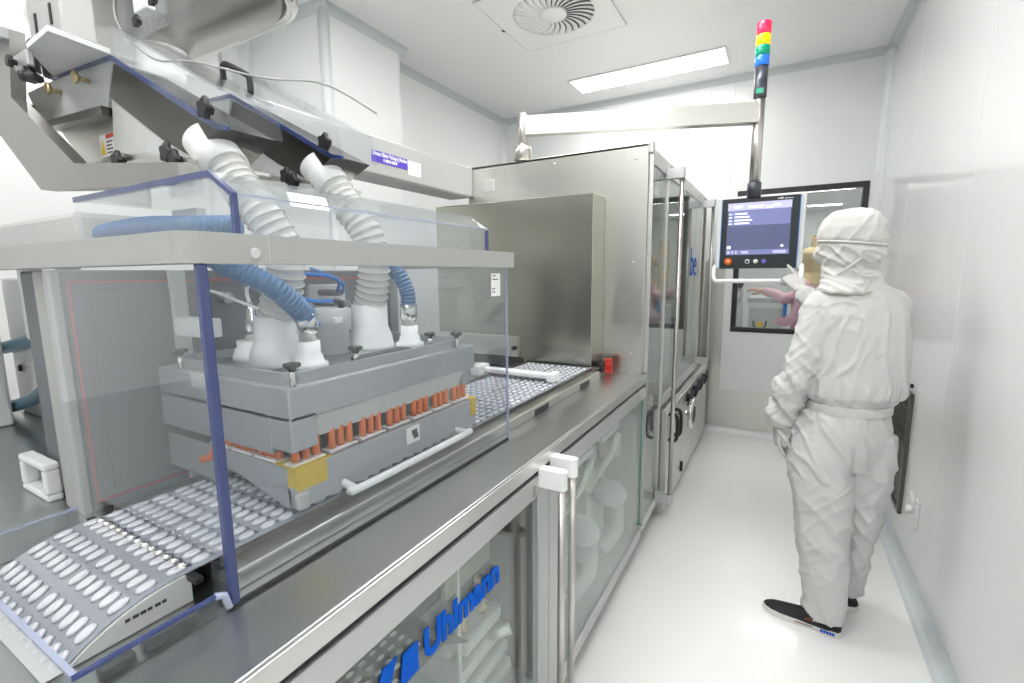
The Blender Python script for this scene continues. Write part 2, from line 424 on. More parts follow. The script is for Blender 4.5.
# ---------------------------------------------------------------- next room behind the window
NY0, NY1, NX0, NX1, NZ = YB+.1, 10.6, -1.6, 2.4, 2.6
bx('floor_next_room', (NX0, NY0, -.1), (NX1, NY1, 0), 'floor_epoxy', bev=0, **st)
bx('ceiling_next_room', (NX0, NY0, NZ), (NX1, NY1, NZ+.1), 'ceiling_white', bev=0, **st)
bx('wall_next_room_back', (NX0, NY1, 0), (NX1, NY1+.1, NZ), 'wall_back_white', bev=0, **st)
bx('wall_next_room_left', (NX0-.1, NY0, 0), (NX0, NY1, NZ), 'wall_back_white', bev=0, **st)
bx('wall_next_room_right', (NX1, NY0, 0), (NX1+.1, NY1, NZ), 'wall_back_white', bev=0, **st)
for x, y, hx, lab in ((.30, 7.93, .5, 'lit ceiling strip over the middle of the room behind the window'), (.55, 9.74, .26, 'short lit ceiling strip near the far wall of the room behind the window'), (.4, 5.7, .6, 'unseen lit ceiling strip added to brighten the workers behind the window'), (-.8, 6.8, .5, 'unseen lit ceiling strip added to brighten the left of the room behind the window')):  # last two strips are unseen, added to brighten this room
    ceiling_light(x, y, hx, .11, lab, NZ, 'next room lights')

# ================================================================== MACHINE
X0, ZT = -.58, .98
# worktop
t = thing('worktop', (-1.4, .9, .9), 'long brushed stainless steel machine worktop with folded front edge', 'worktop')
bx('top_sheet', (-2.6, -.7, .945), (X0, 2.42, ZT), 'steel_flat', t, .003)
bx('front_edge', (X0-.012, -.7, .934), (X0+.002, 2.42, ZT-.006), 'steel_light', t, .002)
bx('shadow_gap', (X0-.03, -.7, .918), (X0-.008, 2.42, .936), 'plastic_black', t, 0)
# lower cabinet with two glass doors
c = thing('machine_cabinet', (-1.0, .9, 0), 'grey lower machine cabinet with two clear glass doors and blue lettering', 'machine cabinet')
b = MB()
b.box((-1.32, -.7, .09), (-1.28, 2.42, .92)); b.box((-1.32, -.7, .07), (X0-.03, 2.42, .11)); b.box((-1.32, -.72, .07), (X0-.03, -.7, .92)); b.box((-1.32, 2.385, .09), (X0-.04, 2.405, .92))
ob('body', b, 'interior', c)
bx('plinth', (-1.28, -.68, 0), (X0-.09, 2.38, .07), 'steel_dark', c, 0)
bx('divider', (-1.28, 1.46, .11), (X0-.06, 1.48, .92), 'interior', c, 0)
def glass_door(name, y0, y1, z0, z1, parent, top=.065, bot=.06, l=.03, r=.03, mat='alu', edge=None):
    d = thing(name, (X0, y0, z0)); adopt(d, parent)
    if top: bx('top_rail', (X0-.022, y0, z1-top), (X0, y1, z1), mat, d, .003)
    if bot: bx('bottom_rail', (X0-.022, y0, z0), (X0, y1, z0+bot), mat, d, .003)
    if l: bx('stile', (X0-.022, y0, z0+bot), (X0, y0+l, z1-top), mat, d, .003)
    if r: bx('stile', (X0-.022, y1-r, z0+bot), (X0, y1, z1-top), mat, d, .003)
    bx('pane', (X0-.012, y0+l, z0+bot), (X0-.006, y1-r, z1-top), 'glass_door', d, 0)
    if edge: bx('glass_edge', (X0-.013, y1-r-.0005, z0+bot), (X0-.004, y1-r+.005, z1-top), 'glass_edge', d, 0)
    return d
def bar_handle(y, z0, z1, parent, xo=-.5, capmat='plastic_white', r=.011, bottom=True, zc=.055, w=.0165):
    h = thing('door_handle', (X0, y, z0)); adopt(h, parent)
    ob('bar', MB().cyl((xo-.012, y, z0), (xo-.012, y, z1), r), 'steel_bar', h)
    for zz in ([z1-.005] + ([z0-zc+.005] if bottom else [])):
        p = MB(); poly = [(X0+.001, y-w), (X0+.001, y+w)]
        for k in range(9):
            a = PI/2-k*PI/8; poly.append((xo-.012+math.cos(a)*w, y+math.sin(a)*w))
        p.prism(poly, 'z', zz, zz+zc); ob('end_bracket', p, capmat, h)
    return h
d1 = glass_door('cabinet_door', -.66, 1.243, .075, .917, c, top=.062, l=.05, r=.07)
bar_handle(1.185, .14, .89, d1, -.5)
d2 = glass_door('cabinet_door', 1.247, 2.405, .075, .917, c, top=.062, l=.07, r=.008, edge=True)
bar_handle(1.265, .14, .90, d2, -.5)
bx('lock_plate', (X0, 1.135, .865), (X0+.002, 1.165, .905), 'steel_polished', d1, 0)
for zz in (.115, .86):
    bx('hinge', (X0-.02, 2.39, zz), (X0+.012, 2.415, zz+.045), 'steel_polished', d2, .004)
# lettering on the first door
lt = thing('lettering', (X0, .5, .7)); adopt(lt, d1)
text_mesh('word', 'Uhlmann', .092, 'blue_logo', lt, (X0-.004, .658, .722), (0, 1, 0), (0, 0, 1), .0012, .0036, fit=.292)
p = MB(); p.prism([(.512, .722), (.550, .722), (.582, .792), (.545, .792)], 'x', X0-.005, X0-.003)
ob('emblem', p, 'blue_logo', lt)
p = MB(); p.prism([(.588, .718), (.640, .718), (.640, .782), (.597, .782)], 'x', X0-.005, X0-.003)
ob('emblem', p, 'blue_logo', lt)
# things inside the cabinet behind door one
def pockets(mb, origin, ux, uy, nx, ny, px, py, l, w_, h, up):
    """rows of oblong blister pockets on a flat sheet"""
    ux, uy, up = V(ux).normalized(), V(uy).normalized(), V(up).normalized()
    for i in range(nx):
        for j in range(ny):
            c_ = V(origin)+ux*(i*px)+uy*(j*py)
            pocket(mb, c_, ux, uy, up, l, w_, h)
def pocket(mb, c_, ux, uy, up, l, w_, h):
    n_ = 10; r0 = []; r1 = []
    for k in range(n_):
        a = 2*PI*k/n_; x, y = math.cos(a)*w_/2, math.sin(a)*l/2
        r0.append(c_+ux*x+uy*y); r1.append(c_+ux*x*.66+uy*y*.78+up*h)
    r2 = [c_+(p-c_-up*h)*.92+up*h*.72 if False else c_+(q-c_)*.93+up*h*.65 for p, q in zip(r1, r0)]
    mb.loft([r0, r2, r1], True, True)
wbs = thing('lower_blister_web', (-1.0, .5, .4), 'sloping perforated film web inside the cabinet behind the lettering', 'film web')
sh = MB(); a0, a1 = V((-.66, .10, .62)), V((-.66, .90, .80))
sh.loft([[V((x, .0, .625)), V((x, .80, .625)), V((x, .90, .56)), V((x, .90, .555)), V((x, .80, .62)), V((x, .0, .62))] for x in (-1.02, -.65)], True, False)
ob('sheet', sh, 'steel_dark', wbs)
pk = MB(); pockets(pk, (-1.0, .05, .625), (1, 0, 0), (0, 1, 0), 14, 22, .025, .034, .022, .011, .004, (0, 0, 1))
ob('pockets', pk, 'plastic_white', wbs, kind='stuff')
gu = thing('gear_unit', (-.9, 1.0, .11), 'pale cast metal gear unit with bolts inside the cabinet under the lettering', 'machine part')
b = MB()
for i, z in enumerate((.20, .28, .36, .43)):
    b.box((-.96+.02*i, .93+.03*(i % 2), z), (-.70, 1.22-.02*i, z+.045), .014)
b.box((-.98, .96, .12), (-.76, 1.18, .44), .01); ob('block', b, 'paint_light', gu)
for x, y in ((-.74, 1.0), (-.74, 1.10), (-.80, 1.17)):
    ob('bolt', MB().lathe((x, y, .475), [(.016, 0), (.016, .02), (.01, .02), (.01, .05)], 10), 'brass', gu)
ob('shaft', MB().tube([(-.72, 1.1, .40), (-.66, 1.14, .42)], .02, 12), 'steel_light', gu)
bx('interior_screen', (-.84, 1.03, .52), (-.82, 1.28, .90), 'interior_tan', c, .002)
ob('rod', MB().cyl((-.70, .93, .3), (-.70, .93, .9), .005), 'plastic_white', c)
du = thing('drive_unit', (-.8, 1.36, .11), 'dark drive box with cables and a red lamp inside the cabinet by the handles', 'machine part')
bx('case', (-.92, 1.30, .12), (-.66, 1.42, .74), 'dark', du, .01)
bx('top_box', (-.88, 1.305, .74), (-.68, 1.41, .80), 'plastic_black', du, .008)
ob('red_lamp', MB().ell((-.655, 1.36, .71), (.008, .008, .008), 10, 6), 'red', du)
ob('cable', MB().tube([(-.66, 1.31, .7), (-.645, 1.33, .55), (-.65, 1.37, .4), (-.66, 1.35, .15)], .006, 8, sub=6), 'paint_light', du)
for zz in (.25, .45, .6): bx('terminal_strip', (-.66, 1.31, zz), (-.652, 1.40, zz+.04), 'paint_grey', du, .003)
# things behind door two
for i, (x, y, z, lab) in enumerate(((-.84, 1.72, .11, 'pale servo drive unit with levers inside the cabinet, next to the door handles'), (-.84, 2.10, .11, 'pale servo drive unit with levers inside the cabinet, under the steel hood'))):
    su = thing('servo_unit', (x, y, z), lab, 'machine part', 'servo units behind the second glass door')
    b = MB(); b.box((x-.15, y-.12, z), (x+.12, y+.12, z+.46), .012); b.box((x-.1, y-.08, z+.46), (x+.1, y+.06, z+.56), .02); ob('case', b, 'paint_light', su)
    ob('motor', MB().lathe((x+.12, y, z+.34), [(.06, 0), (.06, .1), (.045, .12), (.02, .14)], 18, 'x'), 'paint_grey', su)
    ob('lever', MB().tube([(x+.13, y-.09, z+.42), (x+.2, y-.05, z+.55), (x+.2, y+.06, z+.62)], .014, 8), 'plastic_white', su)
    bx('junction_box', (x+.12, y+.02, z+.5), (x+.2, y+.11, z+.6), 'interior_tan', su, .008)
    bx('tray', (x-.1, y-.1, z+.62), (x+.18, y+.15, z+.65), 'plastic_white', su, .005)
    ob('duct', MB().tube([(x+.18, y-.1, z+.1), (x+.22, y, z+.16), (x+.18, y+.14, z+.22)], .03, 12, sub=5), 'paint_light', su)

# ---------------------------------------------------------------- tall housing
h = thing('machine_housing', (-1.1, 3.4, 0), 'tall stainless steel machine housing with glass side doors', 'machine housing')
bx('front_plate', (-1.66, 2.42, .98), (-.602, 2.445, 2.118), 'steel', h, .002)
bx('front_plate', (-1.66, 2.42, .07), (-.602, 2.445, .975), 'steel', h, .002)
bx('roof', (-1.66, 2.42, 2.105), (-.60, 4.5, 2.12), 'steel', h, .002)
bx('rear_wall', (-1.66, 2.445, .07), (-1.62, 4.5, 2.105), 'steel_light', h, 0)
bx('end_wall', (-1.62, 4.47, .07), (-.60, 4.5, 2.105), 'steel', h, 0)
bx('inner_deck', (-1.62, 2.445, .69), (-.62, 4.47, .70), 'steel_light', h, 0)
bx('inner_panel', (-1.12, 2.6, .70), (-1.08, 4.4, 1.9), 'paint_light', h, .004)
bx('plinth', (-1.55, 2.5, 0), (-1.22, 4.4, .07), 'steel_dark', h, 0)
bx('mount_bracket', (-.63, 2.428, 2.075), (-.578, 2.46, 2.128), 'alu', h, .004)
for z in (1.08, 1.55, 2.05):
    ob('screw', MB().lathe((-.66, 2.419, z), [(.006, 0), (.006, -.002), (.003, -.003)], 10, 'y'), 'steel_polished', h)
for x in (-1.5, -1.1): ob('screw', MB().lathe((x, 2.419, 2.08), [(.006, 0), (.006, -.002), (.003, -.003)], 10, 'y'), 'steel_polished', h)
bx('cover_plate', (-1.56, 2.416, 1.97), (-1.48, 2.421, 2.04), 'steel_light', h, .002)
b = MB(); b.box((-1.0, 2.9, .70), (-.8, 3.3, 1.1), .01); b.box((-.98, 3.5, .7), (-.75, 3.9, 1.25), .01)
ob('inner_mechanism', b, 'paint_light', h)
e1 = glass_door('housing_door', 2.445, 2.80, .10, 2.095, h, top=.07, bot=.055, l=.006, r=.012, mat='steel_light')
bx('glass_edge', (X0-.014, 2.446, .155), (X0-.003, 2.452, 2.025), 'glass_edge', e1, 0)
bar_handle(2.755, .19, 2.005, e1, -.488, 'alu', .012)
e2 = glass_door('housing_door', 2.81, 4.16, .70, 2.095, h, top=.07, bot=.06, l=.02, r=.03, mat='steel_light')
bar_handle(4.10, .80, 2.005, e2, -.488, 'alu', .012)
text_mesh('lettering', 'be', .30, 'blue_logo', e2, (X0-.004, 3.66, 1.47), (0, 1, 0), (0, 0, 1), .0008, -.003)
ob('door_lock', MB().lathe((X0-.03, 2.50, 1.93), [(.028, 0), (.028, .02)], 16, 'x'), 'steel_light', e1)
bx('closer_arm', (X0-.05, 2.50, 1.90), (X0-.03, 2.72, 1.955), 'alu', e1, .008)
bx('post', (-.64, 2.795, .70), (-.605, 2.83, 2.09), 'steel_light', h, .002)
bx('post', (-.64, 4.17, .70), (-.59, 4.25, 2.09), 'steel_light', h, .002)
ob('castor', MB().lathe((-.60, 2.86, .03), [(.03, -.012), (.03, .012)], 16, 'y'), 'steel_light', h)
# lower steel drawers under the second door
lc = thing('steel_base_cabinet', (-.9, 3.7, 0), 'low stainless steel base cabinet with handwheel and black latches under the housing', 'base cabinet')
bx('body', (-1.2, 2.84, .02), (-.56, 4.6, .68), 'steel_light', lc, .004)
for a, b_ in ((2.85, 3.38), (3.39, 3.78), (3.79, 4.18), (4.19, 4.59)):
    bx('door', (-.56, a, .04), (-.545, b_, .66), 'steel_light', lc, .003)
hw = thing('handwheel', (-.545, 3.22, .57)); adopt(hw, lc)
ob('shaft', MB().cyl((-.545, 3.22, .57), (-.46, 3.22, .57), .02), 'steel_polished', hw)
ob('rim', MB().lathe((-.48, 3.22, .57), [(.07, 0), (.098, .004), (.10, .03), (.07, .034), (.06, .02), (.06, .01)], 28, 'x'), 'steel_polished', hw)
ob('hub_cap', MB().lathe((-.455, 3.22, .57), [(.06, 0), (.055, .008), (.01, .01)], 20, 'x'), 'rubber_black', hw)
for y in (3.52, 3.80, 4.05, 4.3):
    l_ = thing('latch', (-.545, y, .58)); adopt(l_, lc)
    ob('boss', MB().lathe((-.545, y, .60), [(.03, 0), (.03, .02), (.02, .03)], 14, 'x'), 'rubber_black', l_)
    ob('grip', MB().tube([(-.52, y-.07, .565), (-.515, y, .60), (-.52, y+.09, .635)], [.012, .016, .012], 8), 'rubber_black', l_)
ob('pull_handle', MB().tube([(-.545, 2.90, .64), (-.5, 2.90, .63), (-.5, 2.90, .49), (-.545, 2.90, .48)], .011, 8, sub=4), 'rubber_black', lc)
ob('pull_handle', MB().tube([(-.545, 3.02, .64), (-.5, 3.02, .63), (-.5, 3.02, .49), (-.545, 3.02, .48)], .011, 8, sub=4), 'rubber_black', lc)
bx('hinge', (-.546, 3.36, .10), (-.53, 3.385, .17), 'rubber_black', lc, .004)

# ---------------------------------------------------------------- steel hood on the worktop
hd = thing('steel_hood', (-1.28, 2.33, 1.0), 'plain brushed stainless steel hood in front of the tall housing', 'machine hood')
b = MB(); b.box((-1.77, 2.24, .995), (-.812, 2.418, 1.882), .004); ob('shell', b, 'steel_hood', hd)
bx('lower_panel', (-1.76, 2.22, 1.05), (-1.22, 2.24, 1.16), 'steel', hd, .002)
ob('knob', MB().lathe((-1.24, 2.22, 1.10), [(.012, 0), (.012, -.02), (.008, -.024)], 12, 'y'), 'rubber_black', hd)
bx('painted_underside_shade', (-1.76, 2.232, .996), (-1.2, 2.241, 1.045), 'dark', hd, 0)  # dark strip paints the shade under the recessed part of the hood
for x in (-.85, -.87): ob('screw', MB().lathe((x, 2.239, 1.06), [(.005, 0), (.005, -.002)], 8, 'y'), 'steel_polished', hd)
# small red ribbed plug with a black knob
rk = thing('red_plug', (-.78, 2.36, .98), 'small red ribbed plug with a black knob beside the steel hood', 'machine part')
b = MB()
for i in range(6): b.box((-.772, 2.33+.0, .985+i*.013), (-.735, 2.36, .994+i*.013), .002)
b.box((-.768, 2.335, .985), (-.74, 2.355, 1.055)); ob('ribs', b, 'red', rk)
ob('knob', MB().lathe((-.812, 2.33, 1.03), [(.012, 0), (.014, .015), (.02, .02), (.02, .035), (.012, .042)], 14, 'x'), 'rubber_black', rk)
# ---------------------------------------------------------------- guide rail bed and blister web
WXa, WXb, WZ = -1.145, -.80, 1.03
rb = thing('guide_bed', (-1.0, 1.3, ZT), 'flat steel guide bed with notched edge under the blister web', 'machine bed')
b = MB(); b.box((-1.2, .40, ZT), (-.757, 2.22, 1.014), .003); ob('bed', b, 'steel', rb)
for y in (1.50, 1.95): bx('notch', (-.775, y, .981), (-.7565, y+.12, 1.004), 'dark', rb, 0)
bx('support_strip', (-1.19, .40, 1.014), (-.80, 2.22, 1.027), 'steel_dark', rb, 0)
for i in range(5):
    x = -1.02+i*.045; bx('slot_line', (x, .47, 1.0275), (x+.003, .53, 1.0285), 'plastic_white', rb, 0)
wb_ = thing('blister_web', (-.97, 1.2, WZ), 'translucent blister film web with rows of white pockets running along the machine', 'film web')
# saddle: web path in y-z, the near end curves down
def web_at(s):
    """s = distance along the web from the far end of the saddle (negative = over the saddle)"""
    if s >= 0: return V((0, .335+s, WZ)), V((0, 1, 0)), V((0, 0, 1))
    R = .24; a = -s/R
    return V((0, .335-math.sin(a)*R, WZ-(1-math.cos(a))*R)), V((0, math.cos(a), math.sin(a))), V((0, -math.sin(a), math.cos(a)))
sm = MB(); rings = []
ss = [-.162+i*.0135 for i in range(13)]+[.2, 1.0, 1.88]
for s_ in ss:
    p_, d_, u_ = web_at(s_)
    rings.append([p_+V((WXa, 0, 0)), p_+V((WXb, 0, 0)), p_+V((WXb, 0, 0))-u_*.0012, p_+V((WXa, 0, 0))-u_*.0012])
sm.loft(rings, True, False); ob('film', sm, 'film_blister', wb_)
src = None; rest = MB()
pitch = .0365
NR = int((1.88+.15)/(pitch+.003))
for j in range(NR):
    s_ = -.150+j*pitch+(j//2)*.006
    p_, d_, u_ = web_at(s_)
    for lane in range(2):
        for i in range(6):
            x = WXa+.018+lane*.172+i*.0272
            c_ = V((x, p_.y, p_.z))
            if s_ < .30 and s_ < .3:
                if src is None:
                    m_ = MB(); pocket(m_, V((0, 0, 0)), V((1, 0, 0)), V((0, 1, 0)), V((0, 0, 1)), .031, .0185, .0055)
                    bmesh.ops.recalc_face_normals(m_.bm, faces=list(m_.bm.faces))
                    src = bpy.data.meshes.new('pocket'); m_.bm.to_mesh(src); m_.bm.free(); src.materials.append(MATS['film_pocket'])
                o = bpy.data.objects.new('pocket', src); COL.objects.link(o); o.location = c_
                o.rotation_euler = (math.atan2(d_.z, d_.y), 0, 0); adopt(o, wb_)
            else: pocket(rest, c_, V((1, 0, 0)), d_, u_, .031, .0185, .0055)
ob('pocket_rows', rest, 'film_pocket', wb_, kind='stuff')
dk = MB()
for j in range(NR):
    s_ = -.150+j*pitch+(j//2)*.006+pitch/2
    if s_ < .02: continue
    p_, d_, u_ = web_at(s_)
    for lane in range(2):
        for i in range(6):
            x = WXa+.018+lane*.172+i*.0272
            c_ = V((x, p_.y, p_.z+.0004)); pocket(dk, c_, V((1, 0, 0)), d_, u_, .006, .014, .001)
ob('print_marks', dk, 'film_dark', wb_, kind='stuff')
# saddle body
sd = thing('web_saddle', (-.97, .25, ZT), 'pale curved saddle block carrying the blister film at the near end', 'machine part')
poly = []
for k in range(11):
    s_ = -.165+.165*k/10; p_, d_, u_ = web_at(s_); q = p_-u_*.0025; poly.append((q.y, max(q.z, .982)))
poly += [(.352, WZ-.0025), (.352, .9815), (.17, .9815)]
sb = MB().prism(poly, 'x', WXa-.004, WXb+.004); ob('block', sb, 'paint_light', sd)
wm = MB()
for i, wd in enumerate((.004, .005, .005, .004, .005, .004)): wm.box((WXb+.0041, .262+i*.0095, 1.0035), (WXb+.0047, .262+i*.0095+wd*1.5, 1.0085))
ob('engraved_lettering', wm, 'ink', sd)
rl = MB()
for i in range(13): rl.ell((WXa+.03+i*.0245, .352, WZ+.004), (.0085, .008, .006), 8, 6)
ob('chrome_beads', rl, 'steel_polished', sd)
bx('dark_strip', (WXa-.02, .346, WZ-.01), (WXb+.03, .358, WZ-.0015), 'plastic_black', sd, 0)
# low clear tray around the saddle
tr = thing('clear_tray_guard', (-.95, .27, ZT), 'low clear plastic guard with a blue edge around the film saddle', 'machine guard')
y0, y1, xa, xb, zt = .180, .350, -1.215, -.722, 1.016
for nm, a, b_ in (('side_wall', (xb-.006, y0, ZT), (xb, y1, zt-.005)), ('side_wall', (xa, y0, ZT), (xa+.006, y1, zt+.02)), ('front_wall', (xa+.006, y0, ZT), (xb-.006, y0+.006, zt-.005))):
    bx(nm, a, b_, 'acrylic', tr, 0)
bx('polished_edge', (xb-.0065, y0, zt-.005), (xb+.0005, y1, zt), 'edge_blue', tr, 0)
bx('polished_edge', (xa+.006, y0, zt-.005), (xb-.0065, y0+.007, zt), 'edge_pale', tr, 0)
bx('polished_edge', (xa, y0, zt+.02), (xa+.006, y1, zt+.024), 'edge_pale', tr, 0)
ob('end_clip', MB().tube([(xb-.003, y1, zt-.002), (xb-.001, y1+.012, zt-.006), (xb, y1+.018, zt-.03)], .006, 8), 'edge_pale', tr)
b = MB(); b.box((xb-.03, .21, ZT), (xb-.012, .25, .994), .003); b.box((xb-.03, .26, ZT), (xb-.015, .33, .999), .002)
ob('catch_block', b, 'dark', tr)

# ---------------------------------------------------------------- sealing station
ssn = thing('feeding_station', (-1.05, .87, 1.03), 'grey two plate feeding station with orange brushes under the clear guard', 'feeding station')
up = thing('upper_plate', (-1.05, .87, 1.18)); adopt(up, ssn)
b = MB()
b.box((-1.29, .55, 1.217), (-.80, 1.18, 1.287), .004)
b.box((-.865, .55, 1.158), (-.80, .61, 1.23), .003); b.box((-1.29, .55, 1.145), (-.865, .60, 1.23), .003); b.box((-1.29, .60, 1.15), (-1.22, 1.18, 1.23), .003)
ob('block', b, 'anodised', up)
ob('chamfer_strip', MB().prism([(-.801, 1.218), (-.822, 1.168), (-.85, 1.168), (-.85, 1.218)], 'y', .612, 1.12), 'paint_light', up)
bx('end_bracket', (-.84, 1.12, 1.175), (-.80, 1.15, 1.22), 'anodised', up, .003)
bx('cut_recess', (-1.14, .5485, 1.255), (-1.04, .556, 1.2875), 'paint_light', up, 0)
# raised tray rim
pts = []
def rrect(xa, xb, ya, yb, r, n=6):
    o = []
    for cx, cy, a0 in ((xb-r, yb-r, 0), (xa+r, yb-r, PI/2), (xa+r, ya+r, PI), (xb-r, ya+r, 1.5*PI)):
        for k in range(n+1): a = a0+k/n*PI/2; o.append((cx+r*math.cos(a), cy+r*math.sin(a)))
    return o
A = rrect(-1.26, -.815, .565, 1.165, .05); Bq = rrect(-1.25, -.825, .575, 1.155, .042)
m_ = MB(); m_.loft([[V((*p, 1.287)) for p in A], [V((*p, 1.31)) for p in A], [V((*p, 1.31)) for p in Bq], [V((*p, 1.289)) for p in Bq]], False, False)
ob('tray_rim', m_, 'anodised', up)
m_ = MB().prism(Bq, 'z', 1.287, 1.290); ob('tray_floor', m_, 'steel_flat', up)
for q in ((-.807, .567), (-.807, 1.10), (-1.20, .56), (-.862, .775), (-.872, 1.06)):
    k_ = thing('star_knob', (q[0], q[1], 1.31)); adopt(k_, up)
    ob('stem', MB().cyl((q[0], q[1], 1.288), (q[0], q[1], 1.322), .006, n=10), 'steel_polished', k_)
    ob('grip', star_knob(None, (q[0], q[1], 1.318), .0145, .016), 'plastic_black', k_)
lo = thing('lower_plate', (-1.05, .87, 1.036)); adopt(lo, ssn)
b = MB(); b.box((-1.285, .553, 1.075), (-.80, 1.18, 1.122), .003); b.box((-.83, .553, 1.040), (-.80, 1.18, 1.08), .003); b.box((-1.285, .553, 1.040), (-1.09, .60, 1.08), .003)
b.prism([(-1.09, 1.08), (-1.09, 1.040), (-1.075, 1.076), (-1.0, 1.078), (-.84, 1.040), (-.82, 1.040), (-.82, 1.08)], 'y', .553, .565)
ob('block', b, 'anodised', lo)
bx('top_sheet', (-1.28, .556, 1.1215), (-.803, 1.177, 1.1245), 'anodised_dark', lo, .001)
b = MB(); b.box((-.80, .5525, 1.078), (-.7992, .625, 1.1252)); b.box((-.825, .5522, 1.085), (-.7995, .5532, 1.1252)); b.box((-.87, .5522, 1.1243), (-.7995, .64, 1.1253)); ob('yellow_tape', b, 'tape', lo)
b = MB(); b.box((-.80, 1.15, 1.07), (-.7992, 1.1805, 1.1252)); b.box((-.87, 1.14, 1.1243), (-.7995, 1.1805, 1.1253)); ob('yellow_tape', b, 'tape', lo)
bx('corner_clip', (-.802, .548, 1.043), (-.792, .575, 1.075), 'alu', lo, .003)
lb = bx('label_plate', (-.80, .865, 1.072), (-.7975, .915, 1.115), 'paper', lo, .001)
b = MB(); b.box((-.7975, .885, 1.092), (-.797, .905, 1.106), 0); b.box((-.7975, .89, 1.082), (-.797, .908, 1.094), 0); ob('printed_mark', b, 'ink', lb)
# orange brushes on white pads
def brush(x, y):
    m_ = MB(); m_.lathe((x, y, 1.129), [(.0085, 0), (.0085, .016), (.0078, .02), (.0085, .024), (.0085, .052)], 10); return m_
bs = None
for gidx in range(7):
    y0_ = .562+gidx*.088
    pd = bx('white_pad', (-.842, y0_-.004, 1.1246), (-.812, y0_+.072, 1.129), 'plastic_white', ssn, .001)
    for k in range(3):
        if bs is None: bs = ob('brush', brush(-.827, y0_+.012+k*.024), 'orange', ssn); b0 = V((-.827, y0_+.012, 0))
        else: share(bs, 'brush', V((-.827, y0_+.012+k*.024, 0))-b0, ssn)
for gidx in range(3):
    x0_ = -1.10+gidx*.083
    bx('white_pad', (x0_-.004, .556, 1.1246), (x0_+.07, .585, 1.129), 'plastic_white', ssn, .001)
    for k in range(4): share(bs, 'brush', V((x0_+.006+k*.0185, .570, 0))-b0, ssn)
ob('bent_orange_seal', MB().tube([(-1.075, .556, 1.14), (-1.09, .552, 1.10), (-1.13, .55, 1.085)], .008, 8, sub=4), 'orange', ssn)
ob('support_column', MB().cyl((-1.2, .7, 1.12), (-1.2, .7, 1.17), .03), 'steel_light', ssn)
ob('support_column', MB().cyl((-1.2, 1.1, 1.12), (-1.2, 1.1, 1.17), .03), 'steel_light', ssn)
# loose bar handle in front of the plates
ob('bar_handle', MB().tube([(-.80, .665, 1.055), (-.77, .665, 1.05), (-.757, .68, 1.049), (-.757, 1.06, 1.049), (-.77, 1.075, 1.049), (-.80, 1.075, 1.05)], .0085, 12, sub=4), 'plastic_white', ssn)
# hopper cups, cones, vibrator on the tray
def cup(x, y, label, neck, base, hh, neckmat='steel_light', z=1.29):
    t_ = thing('hopper_cup', (x, y, z), label, 'machine fitting')
    ob('body', MB().lathe((x, y, z), [(base, 0), (base, .010), (base*.96, .014), (base*.72+neck*.28, .032), (neck*1.04, .058), (neck, .062), (neck, hh)] if hh > .1 else [(base, 0), (base, .012), (neck*1.25, .016), (neck*1.15, .03), (neck, .034), (neck, hh)], 28), 'plastic_white', t_)
    return t_
cup(-1.03, .69, 'white plastic funnel cone under the corrugated hose, between silver probe and blue hose', .047, .064, .115)
cup(-1.03, .985, 'white plastic funnel cone under the corrugated hose, beside the round grey motor', .05, .066, .125)
for x, y, lab in ((-.93, .70, 'small white cup with a steel sleeve under the arching blue hose'), (-.94, 1.05, 'small white cup with a steel sleeve under the short hanging blue hose')):
    t_ = cup(x, y, lab, .025, .040, .062)
    ob('sleeve', MB().lathe((x, y, 1.345), [(.019, 0), (.019, .025), (.024, .026), (.024, .068), (.021, .07)], 20), 'steel_polished', t_)
t_ = cup(-1.15, .705, 'round white cap with a slim silver probe on the feeding tray', .036, .047, .05)
ob('probe', MB().lathe((-1.15, .705, 1.335), [(.017, 0), (.017, .055), (.011, .058), (.011, .08), (.007, .082), (.007, .10)], 18), 'steel_polished', t_)
ob('cable', MB().tube([(-1.15, .705, 1.43), (-1.155, .705, 1.47), (-1.12, .715, 1.50), (-1.2, .74, 1.51), (-1.28, .76, 1.50)], .0045, 8, sub=6), 'plastic_white', t_)
t_ = thing('vibration_motor', (-1.06, .87, 1.29), 'round grey vibration motor with a small white label between two white cones', 'motor')
ob('body', MB().lathe((-1.06, .87, 1.29), [(.047, 0), (.047, .06), (.054, .063), (.056, .118), (.05, .122)], 28), 'paint_grey', t_)
bx('label_sticker', (-1.02, .835, 1.375), (-.998, .86, 1.39), 'paper', t_, .002)
ob('cable_gland', MB().tube([(-1.03, .885, 1.412), (-1.03, .885, 1.425), (-1.05, .885, 1.43)], .009, 8), 'plastic_black', t_)
# assorted pieces on the tray: dark slides
for a, b_ in (((-.93, .60), (-.865, .63)), ((-.91, .80), (-.87, .98))):
    bx('dark_slide', (a[0], a[1], 1.29), (b_[0], b_[1], 1.302), 'dark', up, .003)

# ---------------------------------------------------------------- grey rear body behind the guard
g = thing('drive_housing', (-1.6, .9, ZT), 'grey drive housing with a thin red outline behind the feeding station', 'machine housing')
bx('body', (-1.55, .405, ZT), (-1.305, 1.36, 1.515), 'paint_midgrey', g, .006)
bx('frame_post', (-1.40, .385, ZT), (-1.303, .40, 1.515), 'frame_grey', g, .003)
b = MB(); b.box((-1.304, .41, 1.488), (-1.302, 1.35, 1.4915)); b.box((-1.304, .41, 1.0), (-1.302, .4135, 1.488)); b.box((-1.304, .41, 1.0), (-1.302, .8, 1.0035))
ob('red_outline', b, 'red_line', g)
bx('inner_door', (-1.306, .445, 1.02), (-1.302, 1.0, 1.47), 'paint_midgrey', g, .001)
bx('light_post', (-1.32, .60, ZT), (-1.29, .635, 1.515), 'paint_grey', g, .003)
bx('end_post', (-1.34, 1.36, ZT), (-1.27, 1.42, 1.53), 'paint_light', g, .004)
